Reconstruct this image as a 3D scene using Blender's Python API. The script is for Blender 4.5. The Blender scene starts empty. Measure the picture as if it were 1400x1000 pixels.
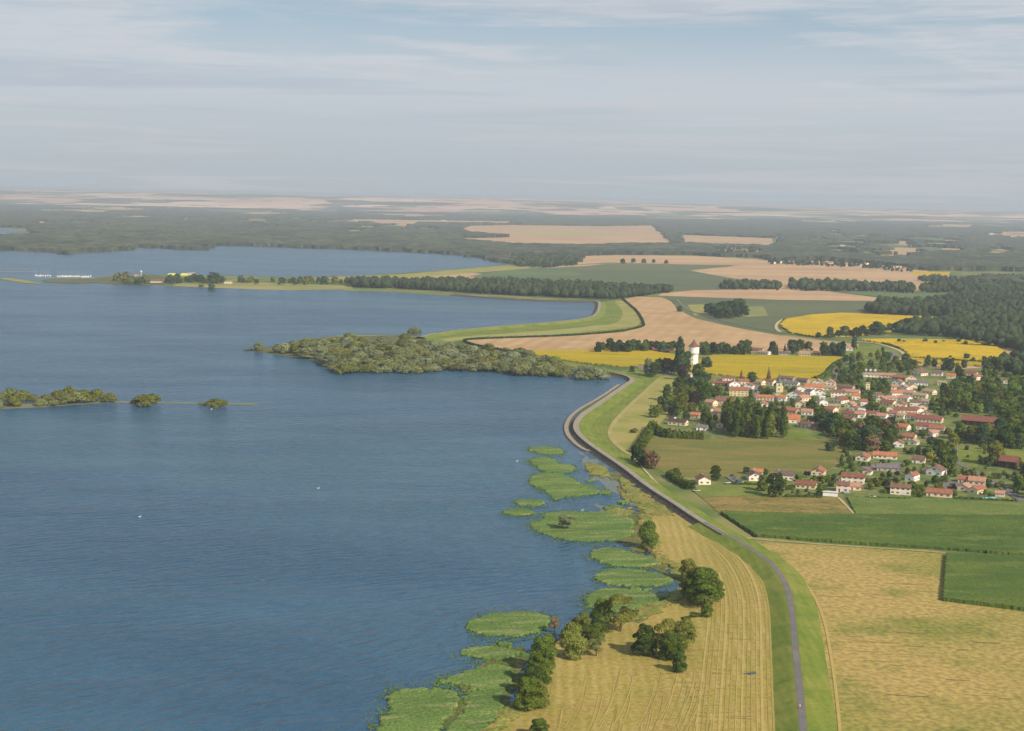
import bpy, bmesh, math, random
import numpy as np
from mathutils import Vector, Matrix, Euler
from mathutils.geometry import tessellate_polygon
rnd = random.Random(7)
SC = bpy.context.scene
COL = SC.collection

# ------------------------------------------------------------------ camera
H = 200.0; F = 2000.0; PITCH = math.atan((500 - 270.0) / F); ROLL = math.radians(1.09)
cam = bpy.data.cameras.new('camera'); camo = bpy.data.objects.new('camera', cam); COL.objects.link(camo)
cam.sensor_width = 36.0; cam.lens = 36.0 * F / 1400.0; cam.clip_start = 1.0; cam.clip_end = 120000.0
camo.location = (0, 0, H)
ROT = Matrix.Rotation(math.pi / 2 - PITCH, 3, 'X') @ Matrix.Rotation(ROLL, 3, 'Z')
camo.rotation_euler = ROT.to_euler()
SC.camera = camo
# ------------------------------------------------------------------ exposure, sun, sky
SC.view_settings.view_transform = 'Standard'; SC.view_settings.look = 'None'
SC.view_settings.exposure = 0.0; SC.view_settings.gamma = 1.0
try: SC.view_settings.use_curve_mapping = False
except Exception: pass
SUN_EL = math.radians(36); sd = Vector((0.72, -0.69, 0)).normalized()
sdir = Vector((sd.x * math.cos(SUN_EL), sd.y * math.cos(SUN_EL), math.sin(SUN_EL)))
sun = bpy.data.lights.new('sun', 'SUN'); sun.energy = 4.9; sun.angle = math.radians(0.5); sun.color = (1.0, 0.91, 0.76)
suno = bpy.data.objects.new('sun', sun); COL.objects.link(suno)
suno.rotation_euler = sdir.to_track_quat('Z', 'Y').to_euler(); suno.location = (0, 0, 500)
W = bpy.data.worlds.new('World'); SC.world = W; W.use_nodes = True
nt = W.node_tree; N = nt.nodes; L = nt.links; N.clear()
def nd(t, tree=None, **k):
    n = (tree or nt).nodes.new(t)
    for a, b in k.items(): setattr(n, a, b)
    return n
out = nd('ShaderNodeOutputWorld'); bg = nd('ShaderNodeBackground'); bg.inputs[1].default_value = 0.1
sky = nd('ShaderNodeTexSky', sky_type='NISHITA', sun_disc=False)
sky.sun_elevation = SUN_EL; sky.sun_rotation = math.atan2(sdir.x, sdir.y); sky.dust_density = 2.0; sky.altitude = 200
tc = nd('ShaderNodeTexCoord'); sep = nd('ShaderNodeSeparateXYZ'); L.new(tc.outputs['Generated'], sep.inputs[0])
def sky_noise(sx, sy, sz, scale, detail, lo, hi, rough=0.55, dist=0.4, off=(0, 0, 0)):
    m = nd('ShaderNodeMapping'); m.inputs['Scale'].default_value = (sx, sy, sz); m.inputs['Location'].default_value = off
    L.new(tc.outputs['Generated'], m.inputs[0])
    n = nd('ShaderNodeTexNoise'); n.inputs['Scale'].default_value = scale; n.inputs['Detail'].default_value = detail
    n.inputs['Roughness'].default_value = rough; n.inputs['Distortion'].default_value = dist
    L.new(m.outputs[0], n.inputs['Vector'])
    r = nd('ShaderNodeMapRange'); r.interpolation_type = 'SMOOTHSTEP'
    r.inputs[1].default_value = lo; r.inputs[2].default_value = hi
    L.new(n.outputs['Fac'], r.inputs[0]); return r.outputs[0]
def mixc(f, a, b, tree=nt, mode='MIX'):
    m = nd('ShaderNodeMix', tree, data_type='RGBA', blend_type=mode)
    for s, v in ((0, f), (6, a), (7, b)):
        if hasattr(v, 'node'): tree.links.new(v, m.inputs[s])
        elif s == 0: m.inputs[0].default_value = v
        else: m.inputs[s].default_value = (*v, 1)
    return m.outputs[2]
def mth(op, a, b=0.0, tree=nt, clamp=False):
    m = nd('ShaderNodeMath', tree, operation=op, use_clamp=clamp)
    for s, v in ((0, a), (1, b)):
        if hasattr(v, 'node'): tree.links.new(v, m.inputs[s])
        else: m.inputs[s].default_value = v
    return m.outputs[0]
def rng(v, a, b, c=0.0, d=1.0, tree=nt):
    r = nd('ShaderNodeMapRange', tree); r.interpolation_type = 'SMOOTHSTEP'
    for i, x in enumerate((a, b, c, d)): r.inputs[i + 1].default_value = x
    tree.links.new(v, r.inputs[0]); return r.outputs[0]
z = sep.outputs[2]
veil = sky_noise(2.0, 2.0, 26, 1.3, 6, 0.40, 0.62, off=(3.1, 0, 0))
streak = sky_noise(3.0, 3.0, 75, 1.5, 8, 0.46, 0.66, 0.6, 0.7, off=(0.4, 2.0, 1.0))
fine = sky_noise(22, 22, 210, 1.0, 7, 0.40, 0.66, 0.62, 0.3, off=(0, 5, 0))
sc_ = rng(z, 0.05, 0.09)
fine = mth('MULTIPLY', fine, sc_)
dark = sky_noise(2.2, 2.2, 48, 1.4, 5, 0.5, 0.68, 0.5, 0.5, off=(7, 1, 4))
lowfill = rng(z, 0.135, 0.06)                    # a continuous veil low over the horizon
cover = mth('MAXIMUM', mth('ADD', mth('MULTIPLY', veil, 0.9), mth('MULTIPLY', fine, 0.3), clamp=True), mth('MULTIPLY', lowfill, 0.95))
high = rng(z, 0.16, 0.45, 1.0, 0.35)
cover = mth('MULTIPLY', cover, high)
base_c = mixc(rng(z, 0.0, 0.09), (4.7, 5.15, 5.5), (5.8, 6.25, 6.75))
c1 = mixc(mth('MULTIPLY', streak, 0.35), base_c, (6.4, 6.2, 6.5))
c2 = mixc(mth('MULTIPLY', mth('MULTIPLY', dark, rng(z, .03, .07)), 0.5), c1, (4.0, 4.7, 5.6))
blue = mixc(rng(z, 0.0, 0.3, 0.80, 0.25), sky.outputs[0], (3.9, 5.3, 6.5))
c2 = mixc(mth('MULTIPLY', fine, 0.30), c2, (6.4, 6.4, 6.8))
L.new(mixc(mth('MULTIPLY', cover, 0.95), blue, c2), bg.inputs[0]); L.new(bg.outputs[0], out.inputs[0])
SC.render.engine = 'CYCLES'
cy = SC.cycles
cy.use_denoising = True; cy.max_bounces = 5; cy.diffuse_bounces = 2; cy.glossy_bounces = 2; cy.transmission_bounces = 2
cy.transparent_max_bounces = 4; cy.volume_bounces = 0; cy.caustics_reflective = False; cy.caustics_refractive = False

# ------------------------------------------------------------------ picture <-> place
def G(x, y, z=0.0):
    "the point on the level z that the photograph shows at pixel (x, y)"
    r = ROT @ Vector(((x - 700) / F, -(y - 500) / F, -1.0))
    t = (z - H) / r.z
    return Vector((r.x * t, r.y * t, z))
def yh(x): return 256.7 + 0.019 * x
def mpp(x, y): return H / (y - yh(x))
def S(r, g, b, k=1.0):
    f = lambda c: ((c / 255 + 0.055) / 1.055) ** 2.4 if c > 10 else c / 255 / 12.92
    return (f(r) * k, f(g) * k, f(b) * k)

# ------------------------------------------------------------------ materials
MATS = {}
def mat(name, c1, c2=None, c3=None, scale=0.02, stretch=(1, 1, 1), rot=0.0, lo=0.4, hi=0.6, rough=0.95,
        fine=0.0, fine_scale=1.0, rows=None, bump=0.0, bump_scale=1.0, spec=0.15, metal=0.0, obj=True, coord='Object'):
    if name in MATS: return MATS[name]
    m = bpy.data.materials.new(name); m.use_nodes = True; t = m.node_tree; t.nodes.clear(); MATS[name] = m
    o = nd('ShaderNodeOutputMaterial', t); p = nd('ShaderNodeBsdfPrincipled', t); t.links.new(p.outputs[0], o.inputs[0])
    p.inputs['Roughness'].default_value = rough; p.inputs['Specular IOR Level'].default_value = spec; p.inputs['Metallic'].default_value = metal
    c = nd('ShaderNodeTexCoord', t)
    def nz(sc, st, det=4, r=0.0, loc=(0, 0, 0)):
        mp = nd('ShaderNodeMapping', t, vector_type='POINT'); mp.inputs['Rotation'].default_value = (0, 0, r)
        mp2 = nd('ShaderNodeMapping', t); mp2.inputs['Scale'].default_value = st; mp2.inputs['Location'].default_value = loc
        t.links.new(c.outputs[coord], mp.inputs[0]); t.links.new(mp.outputs[0], mp2.inputs[0])
        n = nd('ShaderNodeTexNoise', t); n.inputs['Scale'].default_value = sc; n.inputs['Detail'].default_value = det
        t.links.new(mp2.outputs[0], n.inputs['Vector']); return n.outputs['Fac']
    col = c1
    if c2: col = mixc(rng(nz(scale, stretch, 5, rot), lo, hi, tree=t), c1, c2, t)
    if c3: col = mixc(rng(nz(scale * 2.7, stretch, 5, rot, (31, 7, 0)), 0.50, 0.68, 0, 0.8, tree=t), col, c3, t)
    for rows in ([] if not rows else rows if isinstance(rows, list) else [rows]):
        ang, per, strength, rc = rows[:4]; dist = rows[4] if len(rows) > 4 else 0.6
        mp = nd('ShaderNodeMapping', t); mp.inputs['Rotation'].default_value = (0, 0, ang); t.links.new(c.outputs[coord], mp.inputs[0])
        w = nd('ShaderNodeTexWave', t); w.inputs['Scale'].default_value = 0.314 / per; w.inputs['Distortion'].default_value = dist
        w.inputs['Detail'].default_value = 2; w.inputs['Detail Scale'].default_value = 0.25
        t.links.new(mp.outputs[0], w.inputs['Vector'])
        f = mth('MULTIPLY', w.outputs['Fac'], rng(nz(1 / (per * 9), (1, 1, 1), 3), 0.35, 0.65, 0.25, 1.0, t), t)
        col = mixc(mth('MULTIPLY', f, strength, t), col, rc, t)
    if fine:
        f = rng(nz(fine_scale, (1, 1, 1), 4), 0.3, 0.7, 1 - fine, 1 + fine, t)
        if not hasattr(col, 'node'):
            k = nd('ShaderNodeRGB', t); k.outputs[0].default_value = (*col, 1); col = k.outputs[0]
        vm = nd('ShaderNodeVectorMath', t, operation='SCALE'); t.links.new(col, vm.inputs[0]); t.links.new(f, vm.inputs['Scale']); col = vm.outputs[0]
    if hasattr(col, 'node'): t.links.new(col, p.inputs['Base Color'])
    else: p.inputs['Base Color'].default_value = (*col, 1)
    if bump:
        b = nd('ShaderNodeBump', t); b.inputs['Strength'].default_value = 1.0; b.inputs['Distance'].default_value = bump
        t.links.new(nz(bump_scale, (1, 1, 1), 4), b.inputs['Height']); t.links.new(b.outputs[0], p.inputs['Normal'])
    return m

def leaf_mat(name):
    m = bpy.data.materials.new(name); m.use_nodes = True; t = m.node_tree; t.nodes.clear()
    o = nd('ShaderNodeOutputMaterial', t)
    a = nd('ShaderNodeAttribute', t, attribute_name='tint'); oi = nd('ShaderNodeObjectInfo', t)
    col = mixc(1.0, a.outputs['Color'], oi.outputs['Color'], t, 'MULTIPLY'); col = mixc(1.0, col, (1.30, 1.28, 1.08), t, 'MULTIPLY')
    d = nd('ShaderNodeBsdfDiffuse', t); tr = nd('ShaderNodeBsdfTranslucent', t); mx = nd('ShaderNodeMixShader', t); mx.inputs[0].default_value = 0.22
    t.links.new(col, d.inputs[0]); t.links.new(col, tr.inputs[0]); t.links.new(d.outputs[0], mx.inputs[1]); t.links.new(tr.outputs[0], mx.inputs[2])
    t.links.new(mx.outputs[0], o.inputs[0]); return m
LEAF = leaf_mat('leaves')
BARK = mat('bark', (0.10, 0.075, 0.05), (0.16, 0.13, 0.10), scale=1.5)

# ------------------------------------------------------------------ mesh helpers
def link(o, parent=None):
    COL.objects.link(o)
    if parent: o.parent = parent
    return o
def mesh_np(name, v, f, mats, tint=None, mi=None):
    me = bpy.data.meshes.new(name); v = np.asarray(v, np.float32); f = np.asarray(f, np.int32); k = f.shape[1]
    me.vertices.add(len(v)); me.vertices.foreach_set('co', v.ravel())
    me.loops.add(f.size); me.loops.foreach_set('vertex_index', f.ravel())
    me.polygons.add(len(f)); me.polygons.foreach_set('loop_start', np.arange(0, f.size, k, dtype=np.int32))
    me.polygons.foreach_set('loop_total', np.full(len(f), k, np.int32))
    for m in (mats if isinstance(mats, (list, tuple)) else [mats]): me.materials.append(m)
    if mi is not None: me.polygons.foreach_set('material_index', np.asarray(mi, np.int32))
    me.update(calc_edges=True)
    if tint is not None:
        ca = me.color_attributes.new('tint', 'FLOAT_COLOR', 'POINT')
        tt = np.ones((len(v), 4), np.float32); tt[:, :3] = tint; ca.data.foreach_set('color', tt.ravel())
    return me
def obj(name, me, parent=None):
    return link(bpy.data.objects.new(name, me), parent)
def setp(o, label=None, cat=None, group=None, kind=None):
    if label: o['label'] = label
    if cat: o['category'] = cat
    if group: o['group'] = group
    if kind: o['kind'] = kind
    return o
class MB:
    def __init__(s): s.v = []; s.f = []; s.m = []
    def add(s, vs, fs, mi=0):
        k = len(s.v); s.v += [tuple(p) for p in vs]; s.f += [tuple(i + k for i in f) for f in fs]; s.m += [mi] * len(fs); return s
    def box(s, x0, x1, y0, y1, z0, z1, mi=0):
        return s.add([(x0, y0, z0), (x1, y0, z0), (x1, y1, z0), (x0, y1, z0), (x0, y0, z1), (x1, y0, z1), (x1, y1, z1), (x0, y1, z1)],
                     [(0, 3, 2, 1), (4, 5, 6, 7), (0, 1, 5, 4), (1, 2, 6, 5), (2, 3, 7, 6), (3, 0, 4, 7)], mi)
    def tube(s, p, q, r0, r1, n=8, mi=0, cap=True):
        p = Vector(p); q = Vector(q); d = (q - p).normalized(); a = d.orthogonal().normalized(); b = d.cross(a)
        vs = []
        for c, r in ((p, r0), (q, r1)):
            for i in range(n):
                t = 2 * math.pi * i / n; vs.append(c + a * math.cos(t) * r + b * math.sin(t) * r)
        fs = [(i, (i + 1) % n, n + (i + 1) % n, n + i) for i in range(n)]
        if cap: fs += [tuple(reversed(range(n))), tuple(range(n, 2 * n))]
        return s.add(vs, fs, mi)
    def lathe(s, prof, n=16, mi=0, c=(0, 0)):
        vs = [(c[0] + r * math.cos(2 * math.pi * i / n), c[1] + r * math.sin(2 * math.pi * i / n), zz) for r, zz in prof for i in range(n)]
        fs = [(k * n + i, k * n + (i + 1) % n, (k + 1) * n + (i + 1) % n, (k + 1) * n + i) for k in range(len(prof) - 1) for i in range(n)]
        return s.add(vs, fs, mi)
    def mesh(s, name, mats):
        me = bpy.data.meshes.new(name); me.from_pydata(s.v, [], s.f)
        for m in (mats if isinstance(mats, (list, tuple)) else [mats]): me.materials.append(m)
        me.polygons.foreach_set('material_index', s.m); me.update(); return me
    def build(s, name, mats, parent=None): return obj(name, s.mesh(name, mats), parent)

def chaikin(p, n=2, closed=True):
    p = [Vector(a) for a in p]
    for _ in range(n):
        q = []; m = len(p)
        if not closed: q.append(p[0])
        for i in range(m if closed else m - 1):
            a, b = p[i], p[(i + 1) % m]; q += [a * .75 + b * .25, a * .25 + b * .75]
        if not closed: q.append(p[-1])
        p = q
    return p
def world_poly(px, z=0.0, smooth=0, rough=0.0, step=12.0, seed=0):
    p = [Vector(a) for a in px]
    if smooth: p = chaikin(p, smooth)
    w = [G(a.x, a.y, z) for a in p]
    if rough:
        r = random.Random(seed + len(px)); q = []
        for i in range(len(w)):
            a, b = w[i], w[(i + 1) % len(w)]; n = max(1, min(60, int((b - a).length / step)))
            for k in range(n):
                c = a.lerp(b, k / n); q.append(Vector((c.x + r.gauss(0, rough), c.y + r.gauss(0, rough * 2), z)))
        w = q
    return w
LAYN = [0]
def lay(lv, y):
    LAYN[0] += 1
    return (0.12 * lv + 0.0011 * (LAYN[0] % 101)) * max(1.0, (H / (y - 270.0)) * 0.9)
def sheet(name, px, m, lv, smooth=0, rough=0.0, step=12.0, kind='structure', seed=0, zz=None):
    "a flat piece of land (field, lawn, path) lying on the ground sheet"
    ym = sum(a[1] for a in px) / len(px)
    zz = lay(lv, max(300, ym)) if zz is None else zz
    w = world_poly(px, zz, smooth, rough, step, seed)
    tri = tessellate_polygon([w])
    me = bpy.data.meshes.new(name); fs = []
    for a, b, c in tri:
        n = (w[b] - w[a]).cross(w[c] - w[a]).z
        if abs(n) < 1e-9: continue
        fs.append((a, b, c) if n > 0 else (a, c, b))
    me.from_pydata([tuple(v) for v in w], [], fs); me.materials.append(m); me.update()
    return setp(obj(name, me), kind=kind)
def inside(P, poly):
    "P (n,2); poly list of xy"
    x, y = P[:, 0], P[:, 1]; r = np.zeros(len(P), bool); n = len(poly)
    for i in range(n):
        x1, y1 = poly[i][0], poly[i][1]; x2, y2 = poly[(i + 1) % n][0], poly[(i + 1) % n][1]
        if y1 == y2: continue
        c = ((y1 > y) != (y2 > y)) & (x < (x2 - x1) * (y - y1) / (y2 - y1) + x1); r ^= c
    return r
NS = np.random.RandomState(5)
def vnoise(x, y, cell, seed=0):
    "smooth value noise"
    x = x / cell; y = y / cell; xi = np.floor(x).astype(np.int64); yi = np.floor(y).astype(np.int64); fx = x - xi; fy = y - yi
    fx = fx * fx * (3 - 2 * fx); fy = fy * fy * (3 - 2 * fy)
    def h(a, b):
        k = (a * 374761393 + b * 668265263 + seed * 1442695041) & 0x7fffffff
        k = ((k ^ (k >> 13)) * 1274126177) & 0x7fffffff
        return ((k ^ (k >> 16)) & 0xffff) / 65535.0
    return (h(xi, yi) * (1 - fx) + h(xi + 1, yi) * fx) * (1 - fy) + (h(xi, yi + 1) * (1 - fx) + h(xi + 1, yi + 1) * fx) * fy
def raised(name, px, m, dx, dy, h, amp=(), holes=(), smooth=0, z0=0.0, edge=0.0, ang=0.0, tint=None, skirt=True, rag=0.0):
    "a crop, reed bed or far wood: a rough surface standing h above the ground with its own sides"
    w = [(v.x, v.y) for v in world_poly(px, z0, smooth)]
    hl = [[(v.x, v.y) for v in world_poly(q, z0)] for q in holes]
    ca, sa = math.cos(ang), math.sin(ang)
    R = lambda pts: [(x * ca + y * sa, -x * sa + y * ca) for x, y in pts]
    wr = R(w); hr = [R(q) for q in hl]
    A = np.array(wr); x0, y0 = A.min(0); x1, y1 = A.max(0)
    nx = int((x1 - x0) / dx) + 2; ny = int((y1 - y0) / dy) + 2
    gx, gy = np.meshgrid(x0 + np.arange(nx) * dx, y0 + np.arange(ny) * dy, indexing='ij')
    cx = (gx[:-1, :-1] + dx / 2).ravel(); cyy = (gy[:-1, :-1] + dy / 2).ravel()
    P = np.stack([cx, cyy], 1)
    if rag:
        P = P + np.stack([(vnoise(cx, cyy, rag, 3) - .5), (vnoise(cx, cyy, rag, 9) - .5)], 1) * rag * 1.6
    ins = inside(P, wr)
    for q in hr: ins &= ~inside(P, q)
    ins = ins.reshape(nx - 1, ny - 1)
    js = NS.uniform(-.28, .28, gx.shape) * dx; jt = NS.uniform(-.28, .28, gx.shape) * dy
    hh = np.full(gx.shape, h, float)
    for a, c, s in amp: hh += a * (vnoise(gx, gy, c, s) - 0.5) * 2
    if edge:
        pad = np.zeros((nx + 1, ny + 1)); pad[1:-1, 1:-1] = ins
        full = (pad[:-1, :-1] + pad[1:, :-1] + pad[:-1, 1:] + pad[1:, 1:]) / 4; hh *= (1 - edge) + edge * full[:nx, :ny]
    X = (gx + js); Y = (gy + jt); WX = X * ca - Y * sa; WY = X * sa + Y * ca
    idx = np.arange(nx * ny).reshape(nx, ny)
    ii, jj = np.nonzero(ins)
    if len(ii) == 0: return None
    F1 = np.stack([idx[ii, jj], idx[ii + 1, jj], idx[ii + 1, jj + 1], idx[ii, jj + 1]], 1)
    V = np.stack([WX.ravel(), WY.ravel(), (z0 + hh).ravel()], 1); faces = [F1]
    if skirt:
        VB = V.copy(); VB[:, 2] = z0 - 0.05; off = len(V); V = np.concatenate([V, VB])
        P2 = np.zeros((nx + 1, ny + 1), bool); P2[1:-1, 1:-1] = ins[:, :] if ins.shape == (nx - 1, ny - 1) else ins
        for di, dj, a, b in ((-1, 0, (0, 1), (0, 0)), (1, 0, (1, 0), (1, 1)), (0, -1, (0, 0), (1, 0)), (0, 1, (1, 1), (0, 1))):
            nb = P2[ii + 1 + di, jj + 1 + dj]; s = ~nb; i2, j2 = ii[s], jj[s]
            p = idx[i2 + a[0], j2 + a[1]]; q = idx[i2 + b[0], j2 + b[1]]
            faces.append(np.stack([q, p, p + off, q + off], 1))
    Fa = np.concatenate(faces); used, inv = np.unique(Fa, return_inverse=True)
    me = mesh_np(name, V[used], inv.reshape(Fa.shape), m)
    me.polygons.foreach_set('use_smooth', np.zeros(len(Fa), bool))
    return obj(name, me)

def strip(name, px, width, m, z, closed=False, smooth=2, wfun=None, kind='structure', side=0.0):
    c = chaikin(px, smooth, closed) if smooth else [Vector(a) for a in px]
    w = [G(a.x, a.y, z) for a in c]; v = []; f = []
    for i, p in enumerate(w):
        a = w[max(0, i - 1)]; b = w[min(len(w) - 1, i + 1)]; d = (b - a).normalized(); n = Vector((-d.y, d.x, 0))
        hw = width / 2
        v += [p + n * (side + hw), p + n * (side - hw)]
        if i: f.append((2 * i - 2, 2 * i - 1, 2 * i + 1, 2 * i))
    me = bpy.data.meshes.new(name); me.from_pydata([tuple(a) for a in v], [], f); me.materials.append(m); me.update()
    if me.polygons[0].normal.z < 0: me.flip_normals()
    return setp(obj(name, me), kind=kind)
def profile(name, px, prof, m, zc, smooth=2, mi=None, kind='structure', flip=True):
    "sweep a cross-section [(offset to the right, z)] along a path seen at height zc"
    c = chaikin(px, smooth, False); w = [G(a.x, a.y, zc) for a in c]; v = []; f = []; k = len(prof); mis = []
    if flip: prof = [(-o, z) for o, z in prof]
    for i, p in enumerate(w):
        a = w[max(0, i - 1)]; b = w[min(len(w) - 1, i + 1)]; d = (b - a).normalized(); n = Vector((d.y, -d.x, 0))
        for o, z in prof: v.append((p.x + n.x * o, p.y + n.y * o, z))
        if i:
            for j in range(k - 1): f.append(((i - 1) * k + j, (i - 1) * k + j + 1, i * k + j + 1, i * k + j)); mis.append(mi[j] if mi else 0)
    me = bpy.data.meshes.new(name); me.from_pydata(v, [], f)
    for mm in (m if isinstance(m, (list, tuple)) else [m]): me.materials.append(mm)
    me.polygons.foreach_set('material_index', mis); me.update()
    if sum(p.normal.z for p in me.polygons) < 0: me.flip_normals()
    return setp(obj(name, me), kind=kind)

def unit(a): return a / np.maximum(1e-9, np.linalg.norm(a, axis=-1, keepdims=True))
def quads(c, n, s, r):
    "leaf clumps: one small tilted face at every centre c facing n"
    t = unit(np.cross(n, unit(r.normal(size=n.shape)))); u = np.cross(n, t); s = s[:, None]
    a = s * r.uniform(.7, 1.2, (len(c), 1))
    V = np.stack([c - t * s - u * a, c + t * s - u * a * .8, c + t * s * .9 + u * a, c - t * s * .9 + u * a * .8], 1)
    return V.reshape(-1, 3), np.arange(4 * len(c)).reshape(-1, 4)
# ------------------------------------------------------------------ ground, hills, water
def ground_mat():
    m = bpy.data.materials.new('ground'); m.use_nodes = True; t = m.node_tree; t.nodes.clear()
    o = nd('ShaderNodeOutputMaterial', t); p = nd('ShaderNodeBsdfPrincipled', t); t.links.new(p.outputs[0], o.inputs[0])
    p.inputs['Roughness'].default_value = 1; p.inputs['Specular IOR Level'].default_value = 0.05
    c = nd('ShaderNodeTexCoord', t); s = nd('ShaderNodeSeparateXYZ', t); t.links.new(c.outputs['Object'], s.inputs[0])
    def mp(sc, loc=(0, 0, 0), r=0):
        a = nd('ShaderNodeMapping', t); a.inputs['Scale'].default_value = sc; a.inputs['Location'].default_value = loc; a.inputs['Rotation'].default_value = (0, 0, r)
        t.links.new(c.outputs['Object'], a.inputs[0]); return a.outputs[0]
    def vor(sc, r=0.0, loc=(0, 0, 0)):
        v = nd('ShaderNodeTexVoronoi', t); v.inputs['Scale'].default_value = 1; v.inputs['Randomness'].default_value = 0.85
        t.links.new(mp(sc, loc, r), v.inputs['Vector']); x = nd('ShaderNodeSeparateColor', t); t.links.new(v.outputs['Color'], x.inputs[0]); return x
    def nz(sc, det=4, loc=(0, 0, 0)):
        n = nd('ShaderNodeTexNoise', t); n.inputs['Scale'].default_value = 1; n.inputs['Detail'].default_value = det; t.links.new(mp(sc, loc), n.inputs['Vector']); return n.outputs['Fac']
    v1 = vor((1 / 1000, 1 / 800, 0), 0.15)
    tan = mixc(v1.outputs[1], S(240, 206, 172), S(204, 154, 126), t)
    grn = mixc(v1.outputs[2], S(96, 112, 70), S(134, 140, 96), t)
    fld = mixc(rng(v1.outputs[0], 0.70, 0.73, tree=t), tan, grn, t)
    wood = rng(nz((1 / 1500, 1 / 1500, 0), 4), 0.55, 0.575, tree=t)
    w2_ = rng(nz((1 / 500, 1 / 700, 0), 3, (8, 8, 0)), 0.60, 0.62, tree=t)
    wood = mth('MULTIPLY', mth('MAXIMUM', wood, w2_, t), 0.85, t)
    far = mixc(wood, fld, S(40, 56, 42), t)
    near = mixc(rng(nz((1 / 60, 1 / 60, 0), 5), 0.4, 0.62, tree=t), S(96, 112, 56), S(140, 134, 84), t)
    near = mixc(rng(nz((1 / 300, 1 / 300, 0), 3, (9, 3, 0)), 0.45, 0.6, tree=t), near, S(84, 104, 58), t)
    col = mixc(rng(s.outputs[1], 9500, 12500, tree=t), near, far, t)
    t.links.new(col, p.inputs['Base Color']); return m
gy_ = np.concatenate([np.arange(-3000, 8000, 500), np.arange(8000, 15000, 350), np.arange(15000, 26000, 180), np.arange(26000, 42001, 600)])
gx_ = np.arange(-26000, 26001, 250)
GX, GY = np.meshgrid(gx_, gy_, indexing='ij')
ramp = np.clip((GY + GX * 0.06 - 16200 + 1500 * (vnoise(GX, GY * 0, 2600, 8) - .5)) / 7000, 0, 1); ramp = ramp * ramp * (3 - 2 * ramp)
GZ = ramp * (128 + 66 * (vnoise(GX, GY, 3600, 1) - 0.25) + 40 * (vnoise(GX, GY, 1400, 2) - .5)) * (1.0 - 0.40 * np.clip((GX + 1000) / 8000, 0, 1))
GZ = np.minimum(GZ, 184)
nx, ny = GX.shape; idx = np.arange(nx * ny).reshape(nx, ny)
fc = np.stack([idx[:-1, :-1], idx[1:, :-1], idx[1:, 1:], idx[:-1, 1:]], -1).reshape(-1, 4)
gme = mesh_np('ground', np.stack([GX, GY, GZ], -1).reshape(-1, 3), fc, ground_mat())
gme.polygons.foreach_set('use_smooth', np.ones(len(fc), bool))
setp(obj('ground', gme), kind='structure')

def water_mat():
    m = bpy.data.materials.new('water'); m.use_nodes = True; t = m.node_tree; t.nodes.clear()
    o = nd('ShaderNodeOutputMaterial', t); p = nd('ShaderNodeBsdfPrincipled', t); t.links.new(p.outputs[0], o.inputs[0])
    p.inputs['Roughness'].default_value = 0.26; p.inputs['IOR'].default_value = 1.33
    c = nd('ShaderNodeTexCoord', t)
    def nz(st, sc, det, r, loc=(0, 0, 0), rough=0.5):
        a = nd('ShaderNodeMapping', t); a.inputs['Rotation'].default_value = (0, 0, r); b = nd('ShaderNodeMapping', t); b.inputs['Scale'].default_value = st; b.inputs['Location'].default_value = loc
        t.links.new(c.outputs['Object'], a.inputs[0]); t.links.new(a.outputs[0], b.inputs[0])
        n = nd('ShaderNodeTexNoise', t); n.inputs['Scale'].default_value = sc; n.inputs['Detail'].default_value = det; n.inputs['Roughness'].default_value = rough
        t.links.new(b.outputs[0], n.inputs['Vector']); return n.outputs['Fac']
    a1 = -0.54
    w1 = nz((0.065, 0.26, 1), 1.0, 2, a1, rough=0.4)
    w2 = nz((0.16, 0.42, 1), 1.0, 3, a1 - 0.25, (5, 2, 0), 0.5)
    w3 = nz((0.6, 1.1, 1), 1.0, 2, a1 + 0.3, (1, 8, 0), 0.5)
    hgt = mth('ADD', mth('ADD', mth('MULTIPLY', w1, 3.8, t), mth('MULTIPLY', w2, 0.9, t), t), mth('MULTIPLY', w3, 0.25, t), t)
    calm = rng(nz((1 / 260, 1 / 70, 1), 1, 5, a1 + .3, (2, 3, 0)), 0.36, 0.60, 0.55, 1.2, t)
    hgt = mth('MULTIPLY', hgt, calm, t)
    b = nd('ShaderNodeBump', t); b.inputs['Strength'].default_value = 1.0; b.inputs['Distance'].default_value = 1.0
    t.links.new(hgt, b.inputs['Height']); t.links.new(b.outputs[0], p.inputs['Normal'])
    big = rng(nz((1 / 420, 1 / 160, 1), 1, 4, 0.3), 0.38, 0.64, tree=t)
    silt = rng(nz((1 / 700, 1 / 300, 1), 1, 3, 0.1, (4, 4, 0)), 0.50, 0.70, 0, 0.75, tree=t)
    col = mixc(big, (0.023, 0.078, 0.140), (0.037, 0.104, 0.168), t)
    col = mixc(silt, col, (0.046, 0.122, 0.160), t)
    t.links.new(col, p.inputs['Base Color'])
    return m
WATER = water_mat()
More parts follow.
